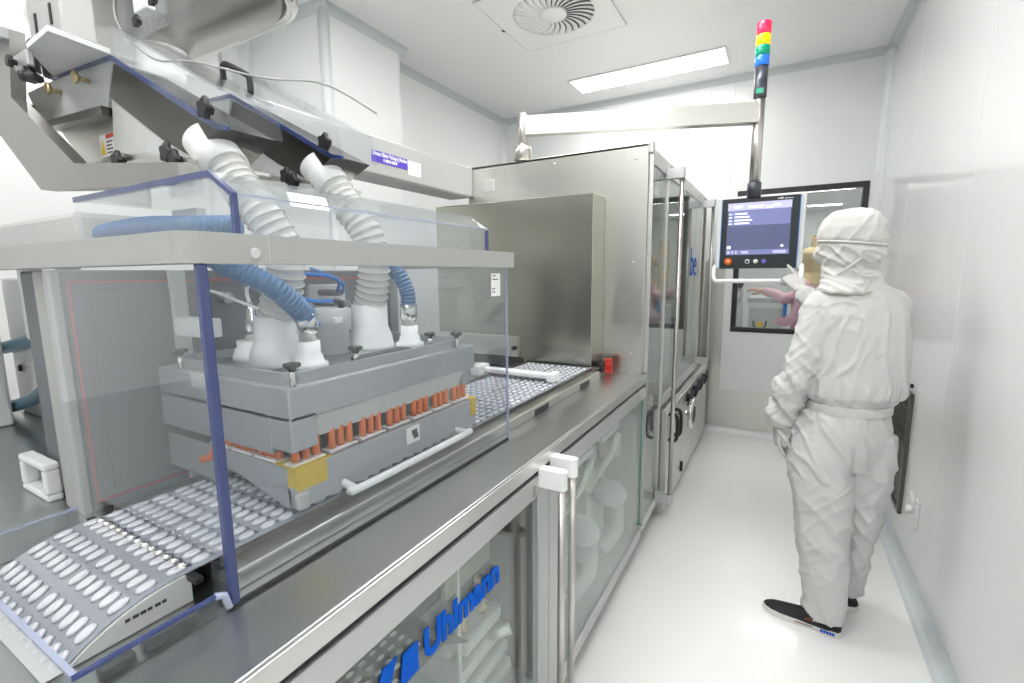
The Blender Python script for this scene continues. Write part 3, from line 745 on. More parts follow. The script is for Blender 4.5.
bx('connector_plate', (-1.303, .98, 1.40), (-1.28, 1.12, 1.47), 'paint_grey', g, .003)
ob('air_fitting', MB().tube([(-1.30, .72, 1.445), (-1.27, .72, 1.445), (-1.26, .72, 1.44)], .014, 10), 'anodised', g)
for y, z in ((1.02, 1.445), (1.05, 1.41), (1.0, 1.415)): ob('air_fitting', MB().tube([(-1.29, y, z), (-1.20, y+.01, z)], .011, 10), 'anodised_dark', g)
for i, (a, lab) in enumerate((([(-1.29, .86, 1.495), (-1.2, .88, 1.505), (-1.12, .95, 1.49), (-1.2, 1.02, 1.45)], 'bright blue air tube looping above the round motor'), ([(-1.29, 1.0, 1.52), (-1.18, .97, 1.50), (-1.13, .98, 1.475), (-1.2, 1.04, 1.445)], 'bright blue air tube ending at the dark fitting behind the cone'), ([(-1.28, .80, 1.47), (-1.16, .82, 1.445), (-1.10, .86, 1.43), (-1.05, .885, 1.43)], 'bright blue air tube ending at the motor gland'), ([(-1.26, .72, 1.50), (-1.1, .78, 1.46), (-1.06, .80, 1.42), (-1.04, .82, 1.37)], 'bright blue air tube hanging beside the arching blue hose'))):
    ob('air_tube', MB().tube(a, .0055, 8, sub=8), 'blue_tube', None, lab, 'air tube', 'blue air tubes at the feeding station')
ob('sensor_cable', MB().tube([(-1.29, .66, 1.455), (-1.24, .665, 1.462), (-1.16, .68, 1.44), (-1.06, .72, 1.40)], .004, 8, sub=8), 'plastic_white', None, 'white sensor cable sagging behind the silver probe', 'cable')
bx('white_bracket', (-1.30, .60, 1.355), (-1.16, .64, 1.40), 'plastic_white', g, .004)

# ---------------------------------------------------------------- left control unit with hoses
t = thing('side_unit', (-2.0, .55, ZT), 'pale grey side unit with a handle frame and dark holes left of the drive housing', 'machine unit')
bx('body', (-2.58, .62, ZT), (-1.56, .95, 1.5), 'paint_white', t, .01)
bx('top_arm', (-2.4, .46, 1.565), (-1.37, .62, 1.645), 'paint_light', t, .012)
bx('hanging_bracket', (-1.90, .49, 1.32), (-1.80, .52, 1.565), 'paint_light', t, .008)
bx('left_column', (-2.58, .47, ZT), (-2.35, .545, 1.565), 'paint_grey', t, .01)
for x, z in ((-2.50, 1.16), (-2.45, 1.04)): ob('hole_cap', MB().lathe((x, .618, z), [(.014, 0), (.012, -.006)], 12, 'y'), 'rubber_black', t)
hf = MB()
for p_, q_ in (((-1.61, 1.055), (-1.45, 1.072)), ((-1.61, .9805), (-1.45, .997)), ((-1.61, .997), (-1.59, 1.055)), ((-1.47, .997), (-1.45, 1.055))): hf.box((p_[0], .368, p_[1]), (q_[0], .398, q_[1]), .005)
ob('handle_frame', hf, 'paint_white', t)
for pts, lab in (([(-2.7, .575, 1.22), (-2.447, .575, 1.249), (-2.133, .575, 1.304), (-1.936, .575, 1.387), (-1.842, .575, 1.478), (-1.82, .575, 1.55)], 'dark teal hose arching beside the hanging bracket'), ([(-2.7, .575, .985), (-2.449, .575, 1.03), (-2.169, .575, 1.108), (-1.955, .575, 1.23), (-1.84, .575, 1.405), (-1.77, .575, 1.55)], 'dark teal hose arching down behind the handle frame')):
    ob('dark_hose', MB().tube(pts, .022, 14, sub=8), 'teal_hose', None, lab, 'hose', 'dark hoses at the side unit')

# ---------------------------------------------------------------- main clear guard with frame
def clear_sheet(name, a, b, parent): return bx(name, a, b, 'acrylic', parent, 0)
gd = thing('clear_guard', (-1.0, .8, ZT), 'large clear plastic guard with a grey top frame around the feeding station', 'machine guard')
gx, gy0, gy1, gz = -.722, .373, 1.245, 1.518
fr = MB()
# frame tube with a rounded near corner
prof = []
for k in range(9):
    a = -PI/2+k/8*PI/2; prof.append((gx-.03+math.cos(a)*.036, .388+math.sin(a)*.036))
prof = [(-2.3, .352)]+prof+[(gx+.006, 1.28), (gx-.04, 1.28), (gx-.04, .398), (-2.3, .398)]
fr.prism(prof, 'z', gz, 1.563)
fr.box((-1.30, 1.24, gz), (gx-.03, 1.28, 1.563), .003)
ob('top_frame', fr, 'frame_grey', gd)
ob('bolt', MB().lathe((gx+.006, .455, 1.534), [(.009, 0), (.009, .002), (.006, .003)], 14, 'x'), 'paint_grey', gd)
bx('frame_seam', (gx+.0055, .478, gz), (gx+.0066, .4795, 1.563), 'paint_grey', gd, 0)
ob('near_pane', MB().prism([(-1.30, gz), (-1.30, ZT+.004), (-1.175, ZT+.004), (-1.175, 1.055), (-.785, 1.055), (-.775, 1.045), (-.775, ZT+.004), (gx-.012, ZT+.004), (gx-.012, gz)], 'y', gy0, gy0+.006), 'acrylic', gd)
clear_sheet('side_pane', (gx-.006, gy0+.012, ZT+.004), (gx, gy1, gz), gd)
clear_sheet('far_pane', (-1.27, gy1-.006, ZT+.06), (gx-.006, gy1, gz), gd)
bx('polished_edge', (gx-.014, gy0-.001, ZT+.003), (gx+.001, gy0+.013, gz), 'edge_blue', gd, .003)
bx('polished_edge', (gx-.0065, gy1, ZT+.004), (gx+.0005, gy1+.0035, gz), 'edge_pale', gd, 0)
bx('gasket', (gx-.008, gy0, ZT), (gx+.002, gy1, ZT+.004), 'rubber_black', gd, 0)
bx('gasket', (-.775, gy0-.002, ZT), (gx, gy0+.008, ZT+.004), 'rubber_black', gd, 0)
st_ = bx('data_label', (gx+.0001, 1.155, 1.435), (gx+.0007, 1.205, 1.50), 'paper', gd, 0)
b = MB()
for z, w_ in ((1.492, .02), (1.482, .034), (1.455, .016), (1.446, .016)): b.box((gx+.0007, 1.16, z), (gx+.001, 1.16+w_, z+.003))
ob('print_lines', b, 'ink', st_)
# upper cover with chamfered edge
uc = thing('clear_top_cover', (-1.0, .8, 1.563), 'clear plastic cover with blue edges and chamfered side on top of the grey frame', 'machine guard')
uy0, uy1, ux0, ux1 = .43, 1.14, -1.275, -.72
zs, za = 1.622, 1.66
clear_sheet('near_pane', (ux0, uy0, 1.563), (ux1-.06, uy0+.006, za), uc)
p = MB().prism([(ux1-.06, 1.563), (ux1, 1.563), (ux1, zs), (ux1-.06, za)], 'y', uy0, uy0+.006); ob('near_corner_pane', p, 'acrylic', uc)
clear_sheet('side_pane', (ux1-.006, uy0+.006, 1.563), (ux1, uy1, zs), uc)
p = MB().prism([(ux1, zs), (ux1-.06, za), (ux1-.06, za-.007), (ux1-.006, zs-.006)], 'y', uy0+.006, uy1); ob('sloping_pane', p, 'acrylic', uc)
clear_sheet('top_pane', (ux0, uy0+.006, za-.006), (ux1-.06, uy1, za), uc)
clear_sheet('far_pane', (ux0, uy1-.006, 1.563), (ux1-.06, uy1, za-.006), uc)
bx('polished_edge', (ux0, uy0-.001, za-.0085), (ux1-.06, uy0+.008, za+.0015), 'edge_blue', uc, 0)
p = MB().prism([(ux1+.001, zs+.001), (ux1-.06, za+.0015), (ux1-.06, za-.0075), (ux1+.0, zs-.007)], 'y', uy0-.001, uy0+.007); ob('polished_edge', p, 'edge_blue', uc)
bx('polished_edge', (ux1-.007, uy0-.001, 1.563), (ux1+.001, uy0+.007, zs-.004), 'edge_blue', uc, 0)
bx('polished_edge', (ux1-.002, uy0+.007, zs-.002), (ux1+.001, uy1, zs+.001), 'edge_pale', uc, 0)
bx('polished_edge', (ux1-.007, uy1-.006, 1.563), (ux1+.001, uy1+.001, zs-.004), 'edge_blue', uc, 0)
# things standing inside the top cover
t = thing('cover_clamp', (-1.2, .52, 1.563), 'grey clamp block inside the top cover beside the blue hose', 'machine part')
bx('body', (-1.27, .50, 1.53), (-1.20, .56, 1.61), 'paint_grey', t, .006); bx('plate', (-1.15, .55, 1.563), (-1.05, .57, 1.64), 'paint_grey', t, .003)
# ribbed hoses
def ribbed_hose(pts, r, label, body, wire, pitch=.012, grp='', wr=.0022, amp=.0035):
    t_ = thing('ribbed_hose', pts[-1], label, 'hose', grp)
    P_, _ = spline([V(p) for p in pts], [r]*len(pts), 40)
    # resample evenly
    d = [0.]
    for a, b_ in zip(P_, P_[1:]): d.append(d[-1]+(b_-a).length)
    L = d[-1]
    def at(s_):
        s_ = max(0, min(L, s_))
        for i in range(len(d)-1):
            if d[i+1] >= s_: return P_[i].lerp(P_[i+1], (s_-d[i])/max(d[i+1]-d[i], 1e-9))
        return P_[-1]
    n_ = int(L/pitch*6); pp = [at(L*i/n_) for i in range(n_+1)]; rr = [r-amp*.5+amp*.5*math.cos(2*PI*(L*i/n_)/pitch) for i in range(n_+1)]
    ob('wall', MB().tube(pp, rr, 20), body, t_)
    wm = MB()
    for k in range(int(L/pitch)+1):
        s_ = k*pitch; c_ = at(s_); tg = (at(s_+.004)-at(s_-.004)).normalized(); u_ = tg.orthogonal().normalized(); b_ = tg.cross(u_)
        wm.loft([[c_+(u_*math.cos(2*PI*j/16)+b_*math.sin(2*PI*j/16))*(r+wr*math.cos(2*PI*q/5))+tg*wr*.7*math.sin(2*PI*q/5) for j in range(16)] for q in range(5)], False, True, True)
    ob('wire_rings', wm, wire, t_, kind='stuff'); return t_
ribbed_hose([(-1.075, .635, 1.735), (-1.045, .645, 1.69), (-.995, .662, 1.625), (-.97, .685, 1.55), (-.99, .69, 1.47), (-1.03, .69, 1.395)], .042, 'thick clear corrugated hose beside the arching blue hose', 'hose_clear', 'hose_wire', .018, 'corrugated feed hoses')
ribbed_hose([(-1.075, .925, 1.735), (-1.045, .935, 1.69), (-1.0, .952, 1.625), (-.99, .97, 1.55), (-1.005, .98, 1.47), (-1.03, .985, 1.405)], .044, 'thick clear corrugated hose behind the round motor', 'hose_clear', 'hose_wire', .018, 'corrugated feed hoses')
ribbed_hose([(-1.13, .545, 1.60), (-1.06, .55, 1.56), (-.99, .575, 1.52), (-.935, .625, 1.477), (-.925, .675, 1.43), (-.93, .70, 1.405)], .024, 'ribbed blue hose arching down to a steel sleeve', 'blue_hose', 'blue_trim', .010, 'blue ribbed hoses', .0015, .003)
ribbed_hose([(-1.10, 1.03, 1.57), (-1.02, 1.03, 1.545), (-.965, 1.04, 1.50), (-.943, 1.05, 1.45), (-.94, 1.05, 1.41)], .023, 'short ribbed blue hose hanging beside the pale machine post', 'blue_hose', 'blue_trim', .010, 'blue ribbed hoses', .0015, .003)
ribbed_hose([(-1.25, .468, 1.587), (-1.18, .468, 1.59), (-1.08, .47, 1.592), (-.98, .48, 1.588), (-.88, .53, 1.588)], .022, 'ribbed blue hose lying on the frame inside the clear top cover', 'blue_hose', 'blue_trim', .010, 'blue ribbed hoses', .0015, .003)

# ---------------------------------------------------------------- feed chutes
def chute(label, y=.6, D=.125):
    t_ = thing('feed_chute', (-1.3, y, 1.77), label, 'feed chute', 'feed chutes above the machine')
    ch = MB().prism([(-1.445, 2.012), (-1.485, 1.943), (-1.26, 1.812), (-1.14, 1.758), (-1.06, 1.792), (-1.03, 1.805)], 'y', y, y+D); ob('channel', ch, 'steel_dark', t_)
    un = MB().prism([(-1.485, 1.945), (-1.505, 1.82), (-1.40, 1.792), (-1.20, 1.768), (-1.13, 1.752), (-1.26, 1.815)], 'y', y+.004, y+D-.004); ob('under_body', un, 'paint_light', t_)
    gp = MB().prism([(-1.36, 1.79), (-1.29, 1.83), (-1.13, 1.755), (-1.2, 1.766)], 'y', y+.001, y+.0045); ob('grey_gusset', gp, 'paint_grey', t_)
    # clear lid
    ld = MB().prism([(-1.445, 2.030), (-1.44, 2.10), (-1.02, 1.88), (-1.0, 1.80), (-1.03, 1.806)], 'y', y+.002, y+.006); ob('lid_pane', ld, 'acrylic', t_)
    ld = MB().prism([(-1.44, 2.10), (-1.02, 1.88), (-1.02, 1.874), (-1.44, 2.094)], 'y', y, y+D); ob('lid_pane', ld, 'acrylic', t_)
    ld = MB().prism([(-1.02, 1.88), (-1.0, 1.80), (-1.006, 1.80), (-1.026, 1.878)], 'y', y+.006, y+D); ob('lid_pane', ld, 'acrylic', t_)
    be = MB().prism([(-1.449, 2.032), (-1.449, 2.020), (-1.04, 1.80), (-1.0, 1.792), (-.998, 1.801), (-1.03, 1.808)], 'y', y-.004, y+.004); ob('polished_edge', be, 'edge_blue', t_)
    be = MB().prism([(-1.449, 2.032), (-1.449, 2.022), (-1.80, 2.042), (-1.80, 2.050)], 'y', y-.004, y+.004); ob('polished_edge', be, 'edge_blue', t_)
    # feeder trough on the left with three screws
    tr_ = thing('feeder_trough', (-1.7, y, 1.92)); adopt(tr_, t_)
    b_ = MB().prism([(-1.995, 2.045), (-1.80, 2.043), (-1.455, 2.022), (-1.502, 1.921), (-1.92, 1.942)], 'y', y, y+D); ob('front_face', b_, 'paint_grey', tr_)
    b_ = MB().prism([(-1.90, 1.942), (-1.50, 1.922), (-1.50, 1.90), (-1.88, 1.925)], 'y', y-.015, y+D); ob('lower_lip', b_, 'steel_dark', tr_)
    b_ = MB().prism([(-1.86, 1.925), (-1.50, 1.902), (-1.49, 1.80), (-1.66, 1.795), (-1.76, 1.84)], 'y', y+.02, y+D-.02); ob('drive_body', b_, 'steel', tr_)
    for x, z in ((-1.96, 2.0), (-1.76, 2.005), (-1.585, 2.0)):
        b_ = MB().tube([(x, y, z), (x, y-.022, z-.001)], .006, 10); b_.lathe((x, y-.022, z), [(.009, 0), (.016, -.004), (.016, -.01), (.01, -.012)], 14, 'y'); ob('thumb_screw', b_, 'brass', tr_)
    lb_ = bx('warning_label', (-1.612, y+.016, 1.815), (-1.528, y+.0199, 1.872), 'paper', tr_, 0)
    b_ = MB().prism([(-1.607, 1.822), (-1.580, 1.822), (-1.5935, 1.862)], 'y', y+.0152, y+.016); ob('yellow_triangle', b_, 'yellow', lb_)
    b_ = MB().box((-1.573, y+.0152, 1.860), (-1.53, y+.016, 1.870)); ob('red_heading', b_, 'red', lb_)
    b_ = MB()
    for k in range(4): b_.box((-1.573, y+.0152, 1.823+k*.009), (-1.545+.006*(k % 2), y+.016, 1.826+k*.009))
    ob('print_lines', b_, 'ink', lb_)
    bp = MB().prism([(-1.67, 1.797), (-1.30, 1.785), (-1.10, 1.745), (-1.10, 1.738), (-1.32, 1.772), (-1.62, 1.786)], 'y', y-.02, y+D+.03); ob('base_pan', bp, 'steel', t_)
    # white sleeve and knobs
    sl = MB().cyl((-1.135, y+.028, 1.80), (-1.072, y+.035, 1.732), .047, n=28); ob('hose_sleeve', sl, 'plastic_white', t_)
    for q in ((-1.035, y-.008, 1.835), (-1.40, y-.02, 1.775), (-1.165, y-.01, 1.75), (-1.19, y-.012, 1.768)):
        ob('star_knob', star_knob(None, q, .02, .022, '-y'), 'plastic_black', t_)
    return t_
c1 = chute('steel feed chute with blue edged clear lid and yellow triangle sticker')
c2 = copy_tree(c1, (0, .29, 0), 'steel feed chute with blue edged clear lid in front of the signed steel beam')
for o in list(bpy.data.objects):
    pass
ob('lid_handle', MB().tube([(-1.19, .715, 1.965), (-1.19, .715, 1.99), (-1.175, .715, 1.995), (-1.10, .715, 1.957), (-1.09, .715, 1.945), (-1.09, .715, 1.915)], .007, 8, sub=3), 'plastic_black', c1)
# white side cheek and knob bracket of the first trough
t = thing('trough_lid', (-1.6, .5, 2.0), 'white trough lid with black star knob at the top of the support arm', 'machine guard')
b = MB(); A_, B_, C_, D_ = V((-1.449, .598, 2.034)), V((-1.79, .598, 2.05)), V((-1.53, .47, 2.016)), V((-1.405, .47, 2.024))
b.loft([[A_, B_, C_, D_], [q+V((0, .0, .012)) for q in (A_, B_, C_, D_)]], True, False); ob('sheet', b, 'plastic_white', t)
bx('bracket', (-1.62, .47, 1.985), (-1.54, .485, 2.02), 'alu', t, .004)
ob('star_knob', star_knob(None, (-1.56, .478, 1.985), .02, .03, '-z'), 'plastic_black', t)
ob('clamp_knob', star_knob(None, (-1.60, .47, 2.0), .012, .018, '-y'), 'plastic_black', t)
# bent support arm
t = thing('support_arm', (-1.7, .53, 1.65), 'thick bent steel support arm carrying the feed chutes', 'support arm')
ap = [(-1.78, 2.16), (-1.70, 2.13), (-1.775, 1.965), (-1.45, 1.762), (-.965, 1.70), (-.968, 1.662), (-1.447, 1.704), (-1.665, 1.722), (-1.90, 1.89), (-2.2, 2.0), (-2.2, 2.16)]
ap = [(-1.72, 2.115), (-1.775, 1.965), (-1.45, 1.762), (-1.0, 1.712), (-1.0, 1.674), (-1.447, 1.704), (-1.665, 1.722), (-1.89, 1.885), (-2.35, 2.10), (-2.35, 2.22)]
ob('plate', MB().prism(ap, 'y', .50, .53), 'steel_arm', t)
bx('column', (-2.48, .47, 1.565), (-2.34, .545, 2.24), 'steel_arm', t, .006)
b = MB().prism([(-1.72, 2.117), (-2.35, 2.222), (-2.35, 2.20), (-1.73, 2.095)], 'y', .45, .53); ob('top_flange', b, 'paint_grey', t)
# hopper
hp = thing('feed_hopper', (-1.57, .8, 2.08), 'large stainless feed hopper with rolled rim above the chutes', 'hopper')
rings = []
def hop_ring(z, hx, hy, r, cx, cy, n=8):
    o = []
    for sx, sy, a0 in ((1, 1, 0), (-1, 1, PI/2), (-1, -1, PI), (1, -1, 1.5*PI)):
        for k in range(n+1):
            a = a0+k/n*PI/2; o.append(V((cx+sx*(hx-r)+r*math.cos(a), cy+sy*(hy-r)+r*math.sin(a), z)))
    return o
cxh, cyh = -1.71, .84
b = MB(); b.loft([hop_ring(2.19, .07, .07, .0699, cxh, cyh), hop_ring(2.23, .10, .09, .085, cxh-.005, cyh), hop_ring(2.345, .47, .20, .18, -1.88, .93), hop_ring(2.38, .49, .215, .18, -1.88, .93), hop_ring(2.9, .51, .22, .18, -1.88, .93)], True)
ob('funnel', b, 'steel_arm', hp)
rp = hop_ring(2.375, .50, .225, .18, -1.88, .93); b = MB(); n_ = len(rp); rr = []
for i, p_ in enumerate(rp):
    tg = (rp[(i+1) % n_]-rp[i-1]).normalized(); o_ = V((tg.y, -tg.x, 0)); rr.append([p_+o_*.022*math.cos(2*PI*k/8)+V((0, 0, .022*math.sin(2*PI*k/8))) for k in range(8)])
b.loft(rr, False, True, True); ob('rolled_rim', b, 'steel_polished', hp)
ob('neck', MB().lathe((cxh, cyh, 2.06), [(.084, 0), (.084, .05), (.072, .07), (.066, .14), (.06, .145)], 32), 'plastic_white', hp)
for x_ in (-2.2, -1.56): ob('hanger_rod', MB().cyl((x_, .93, 2.89), (x_, .93, ZC), .015), 'steel_light', hp)
sn = thing('sensor_bracket', (-1.30, .62, 2.1), 'clear sensor bracket with white blocks and black knobs hanging from the hopper', 'sensor')
bx('clear_plate', (-1.52, .655, 2.09), (-1.30, .662, 2.26), 'acrylic', sn, 0)
for q in ((-1.36, .64, 2.14), (-1.29, .64, 2.215)): bx('white_block', (q[0]-.03, q[1]-.01, q[2]-.018), (q[0]+.03, q[1]+.012, q[2]+.02), 'plastic_white', sn, .004)
for q in ((-1.36, .63, 2.095), (-1.28, .63, 2.12), (-1.40, .63, 2.17), (-1.33, .63, 2.20)): ob('star_knob', star_knob(None, q, .013, .014, '-y'), 'plastic_black', sn)
ob('signal_cable', MB().tube([(-1.36, .62, 2.19), (-1.45, .62, 2.17), (-1.44, .62, 2.10), (-1.30, .62, 2.0), (-1.15, .63, 1.965), (-1.02, .70, 1.93), (-1.0, .85, 1.96), (-.98, 1.0, 1.93)], .0024, 8, sub=10), 'frame_grey', None, 'thin grey signal cable curving from the hopper sensor over the chutes', 'cable')
t = thing('hanging_box', (-1.76, .62, 2.12), 'grey metal box with two slots hanging left of the hopper', 'machine part')
bx('case', (-1.87, .585, 2.125), (-1.66, .66, 2.6), 'paint_light', t, .006)
for x in (-1.82, -1.72): bx('slot', (x, .582, 2.16), (x+.012, .5855, 2.21), 'dark', t, 0)
ob('cable_loop', MB().tube([(-2.03, .63, 2.12), (-2.02, .63, 2.17), (-1.97, .63, 2.185), (-1.91, .63, 2.16), (-1.895, .63, 2.08)], .02, 12, sub=6), 'dark', t)

# ---------------------------------------------------------------- steel beam with the sign
bm_ = thing('steel_beam', (-1.69, 1.6, 1.95), 'wide grey steel beam with blue sign running to the housing', 'beam')
bx('beam', (-1.78, .85, 1.952), (-1.63, 2.418, 2.115), 'alu', bm_, .003)
bx('under_strip', (-1.78, .85, 1.943), (-1.632, 2.40, 1.953), 'anodised_dark', bm_, 0)
sg = bx('blue_sign', (-1.63, 1.617, 2.004), (-1.6285, 1.852, 2.054), 'blue_sign', bm_, 0)
text_mesh('sign_text', 'Uhlmann Blister Packaging Machine', .026, 'paper', sg, (-1.6284, 1.619, 2.034), (0, 1, 0), (0, 0, 1), .0002, .0006, fit=.23)
b = MB()
for i, w_ in enumerate((.006, .012, .010, .008, .012, .01, .008)): b.box((-1.6285, 1.69+i*.0135, 2.013), (-1.6282, 1.69+i*.0135+w_, 2.026))
ob('sign_text', b, 'paper', sg)
bx('paper_notice', (-1.63, 1.858, 1.985), (-1.629, 1.952, 2.052), 'paper', bm_, 0)

# ---------------------------------------------------------------- operator panel on its arm
ar = thing('panel_arm', (-1.31, 2.45, 2.12), 'stainless swing arm and pole holding the operator screen', 'swing arm')
A0, A1 = V((-1.31, 2.45, 0)), V((-.157, 2.885, 0))
ob('socket', MB().lathe((-1.31, 2.45, 2.12), [(.05, 0), (.052, .06), (.045, .08), (.03, .085)], 32), 'steel_bar', ar)
ob('post', MB().cyl((-1.31, 2.45, 2.2), (-1.31, 2.45, 2.375), .026, n=32), 'steel_bar', ar)
d_ = (A1-A0).normalized(); nrm = V((-d_.y, d_.x, 0))*.03
b = MB(); p0, p1 = A0+d_*.02, A1-d_*.01
b.loft([[p0+nrm+V((0, 0, 2.258)), p0-nrm+V((0, 0, 2.258)), p0-nrm+V((0, 0, 2.356)), p0+nrm+V((0, 0, 2.356))], [p1+nrm+V((0, 0, 2.258)), p1-nrm+V((0, 0, 2.258)), p1-nrm+V((0, 0, 2.356)), p1+nrm+V((0, 0, 2.356))]], True, False)
ob('beam', b, 'steel', ar)
ob('pole', MB().cyl((-.157, 2.885, 1.94), (-.157, 2.885, 2.385), .0265, n=32), 'steel_bar', ar)
ob('collar', MB().lathe((-.157, 2.885, 1.885), [(.034, 0), (.034, .075), (.028, .078)], 24), 'tower_black', ar)
tw = thing('signal_tower', (-.157, 2.885, 2.38), 'signal tower with red, amber, green and blue lamps on a black base', 'signal light')
ob('base', MB().lathe((-.157, 2.885, 2.38), [(.029, 0), (.031, .004), (.031, .152)], 24), 'tower_black', tw)
bx('sticker', (-.175, 2.853, 2.395), (-.14, 2.8545, 2.42), 'lamp_green', tw, 0)
for nm, z0, z1, mt in (('blue_lamp', .153, .200, 'lamp_blue'), ('green_lamp', .202, .249, 'lamp_green'), ('amber_lamp', .251, .300, 'lamp_amber'), ('red_lamp', .302, .36, 'lamp_red')):
    ob(nm, MB().lathe((-.157, 2.885, 2.38), [(.031, z0), (.0335, z0+.003), (.0335, z1-.003), (.031, z1)], 24), mt, tw)
op = thing('operator_screen', (-.127, 2.88, 1.45), 'operator touch screen with black bezel, orange knob and pale handle', 'touch screen')
# slight turn towards the operator is ignored: panel faces the aisle
px0, px1, pz0, pz1, py = -.303, .057, 1.515, 1.885, 2.868
bx('rear_case', (px0-.03, py+.012, pz0+.0), (px1+.028, py+.085, pz1+.012), 'paint_white', op, .01)
bx('bezel', (px0, py, pz0), (px1, py+.014, pz1), 'bezel', op, .004)
for x in (px0-.004, px1): bx('blue_side_strip', (x, py+.001, pz0), (x+.004, py+.014, pz1), 'blue_trim', op, 0)
scr = bx('display', (px0+.027, py-.0012, 1.588), (px1-.035, py+.001, 1.860), 'screen_ui', op, 0)
sx0, sx1 = px0+.027, px1-.035
def sbar(nm, xa, xb, za, zb, mat, dy=.0018): return bx(nm, (xa, py-dy, za), (xb, py-.0011, zb), mat, scr, 0)
sbar('header_field', sx0+.004, sx1-.004, 1.742, 1.822, 'screen_top')
sbar('header_bar', sx0, sx1, 1.822, 1.860, 'screen_bar')
sbar('footer_bar', sx0, sx1, 1.588, 1.614, 'screen_top')
for z in (1.80, 1.783, 1.766, 1.750):
    sbar('text_line', sx0+.035, sx0+.095+.012*((int(z*1000)) % 3), z, z+.0075, 'screen_text', .0024)
    sbar('text_line', sx0+.006, sx0+.022, z, z+.005, 'screen_text', .0024)
for xa, xb, z in ((.03, .07, 1.834), (.10, .17, 1.832), (.185, .21, 1.827), (.215, .25, 1.834)): sbar('text_line', sx0+xa, sx0+xb, z, z+.011, 'screen_text', .0024)
for xa, xb in ((.005, .02), (.027, .037), (.045, .055), (.075, .11), (.225, .285)): sbar('icon', sx0+xa, min(sx0+xb, sx1-.003), 1.594, 1.608, 'screen_bar', .0024)
sbar('icon', sx0+.004, sx0+.022, 1.62, 1.636, 'screen_text', .0024)
ob('icon', MB().lathe((sx0+.265, py-.0012, 1.631), [(.007, 0), (.007, -.001)], 16, 'y'), 'screen_text', scr)
b = MB(); b.box((px1-.10, py-.0006, 1.868), (px1-.075, py, 1.8725)); b.box((px1-.07, py-.0006, 1.868), (px1-.03, py, 1.871)); b.prism([(px1-.09, 1.8725), (px1-.082, 1.877), (px1-.074, 1.8725)], 'y', py-.0006, py)
ob('maker_mark', b, 'button_white', op)
def button(nm, x, z, r, mat, h=.006):
    return ob(nm, MB().lathe((x, py, z), [(r, 0), (r, -h*.7), (r*.8, -h), (r*.2, -h)], 20, 'y'), mat, op)
k_ = button('stop_knob', px0+.042, 1.552, .019, 'button_orange', .022)
bx('knob_mark', (px0+.040, py-.0235, 1.549), (px0+.047, py-.021, 1.556), 'button_white', k_, 0)
for x, mt in ((.135, 'button_white'), (.175, 'button_white'), (.214, 'button_blue')): button('push_button', px0+x, 1.552, .0115, mt)
b = button('button_cap', px0+.135, 1.552, .008, 'bezel', .0075)
hd_ = MB().tube([(px0-.028, py+.03, 1.53), (px0-.03, py-.01, 1.50), (px0-.018, py-.04, 1.452), (px0+.03, py-.04, 1.449), (px1-.03, py-.04, 1.449), (px1+.018, py-.04, 1.452), (px1+.028, py-.01, 1.50), (px1+.026, py+.03, 1.53)], .0115, 12, sub=5); ob('handle', hd_, 'plastic_white', op)
# white roller arm across the web
t = thing('roller_arm', (-1.0, 1.95, WZ), 'white plastic roller arm lying across the blister web before the hood', 'machine part')
b = MB(); b.box((-1.20, 1.80, 1.048), (-.82, 1.845, 1.070), .006); ob('arm', b, 'plastic_white', t)
bx('end_block', (-.85, 1.79, 1.036), (-.815, 1.86, 1.076), 'plastic_white', t, .006)
bx('end_block', (-1.22, 1.76, 1.036), (-1.17, 1.85, 1.085), 'plastic_white', t, .006)
ob('roller', MB().cyl((-1.17, 1.86, 1.052), (-.85, 1.86, 1.052), .012), 'paint_grey', t)

# ================================================================== PEOPLE
def ering(c, a, b, ang, n=28):
    ca, sa = math.cos(ang), math.sin(ang); o = []
    for k in range(n):
        t = 2*PI*k/n; u, v = a*math.cos(t), b*math.sin(t); o.append(V((c[0]+u*ca-v*sa, c[1]+u*sa+v*ca, c[2])))
    return o
def fuse(mb, voxel, smooth_it=4, disp=None):
    """one continuous surface from overlapping closed lofts"""
    bmesh.ops.recalc_face_normals(mb.bm, faces=list(mb.bm.faces))
    me = bpy.data.meshes.new('fused'); mb.bm.to_mesh(me); mb.bm.free()
    o = bpy.data.objects.new('fuse_tmp', me); COL.objects.link(o)
    md = o.modifiers.new('r', 'REMESH'); md.mode = 'VOXEL'; md.voxel_size = voxel
    if smooth_it:
        sm_ = o.modifiers.new('s', 'SMOOTH'); sm_.factor = .5; sm_.iterations = smooth_it
    dg = bpy.context.evaluated_depsgraph_get(); out = bpy.data.meshes.new_from_object(o.evaluated_get(dg))
    bpy.data.objects.remove(o)
    if disp:
        out.update(); ns = [v.normal.copy() for v in out.vertices]
        for v, n_ in zip(out.vertices, ns): v.co = v.co+n_*disp(v.co, n_)
    for p in out.polygons: p.use_smooth = True
    out.update(); return out
def ridge(p, sc, seed=0):
    n_ = noise.noise(V((p.x*sc[0]+seed, p.y*sc[1]+seed*1.7, p.z*sc[2]-seed)))
    return 1-abs(n_)*2

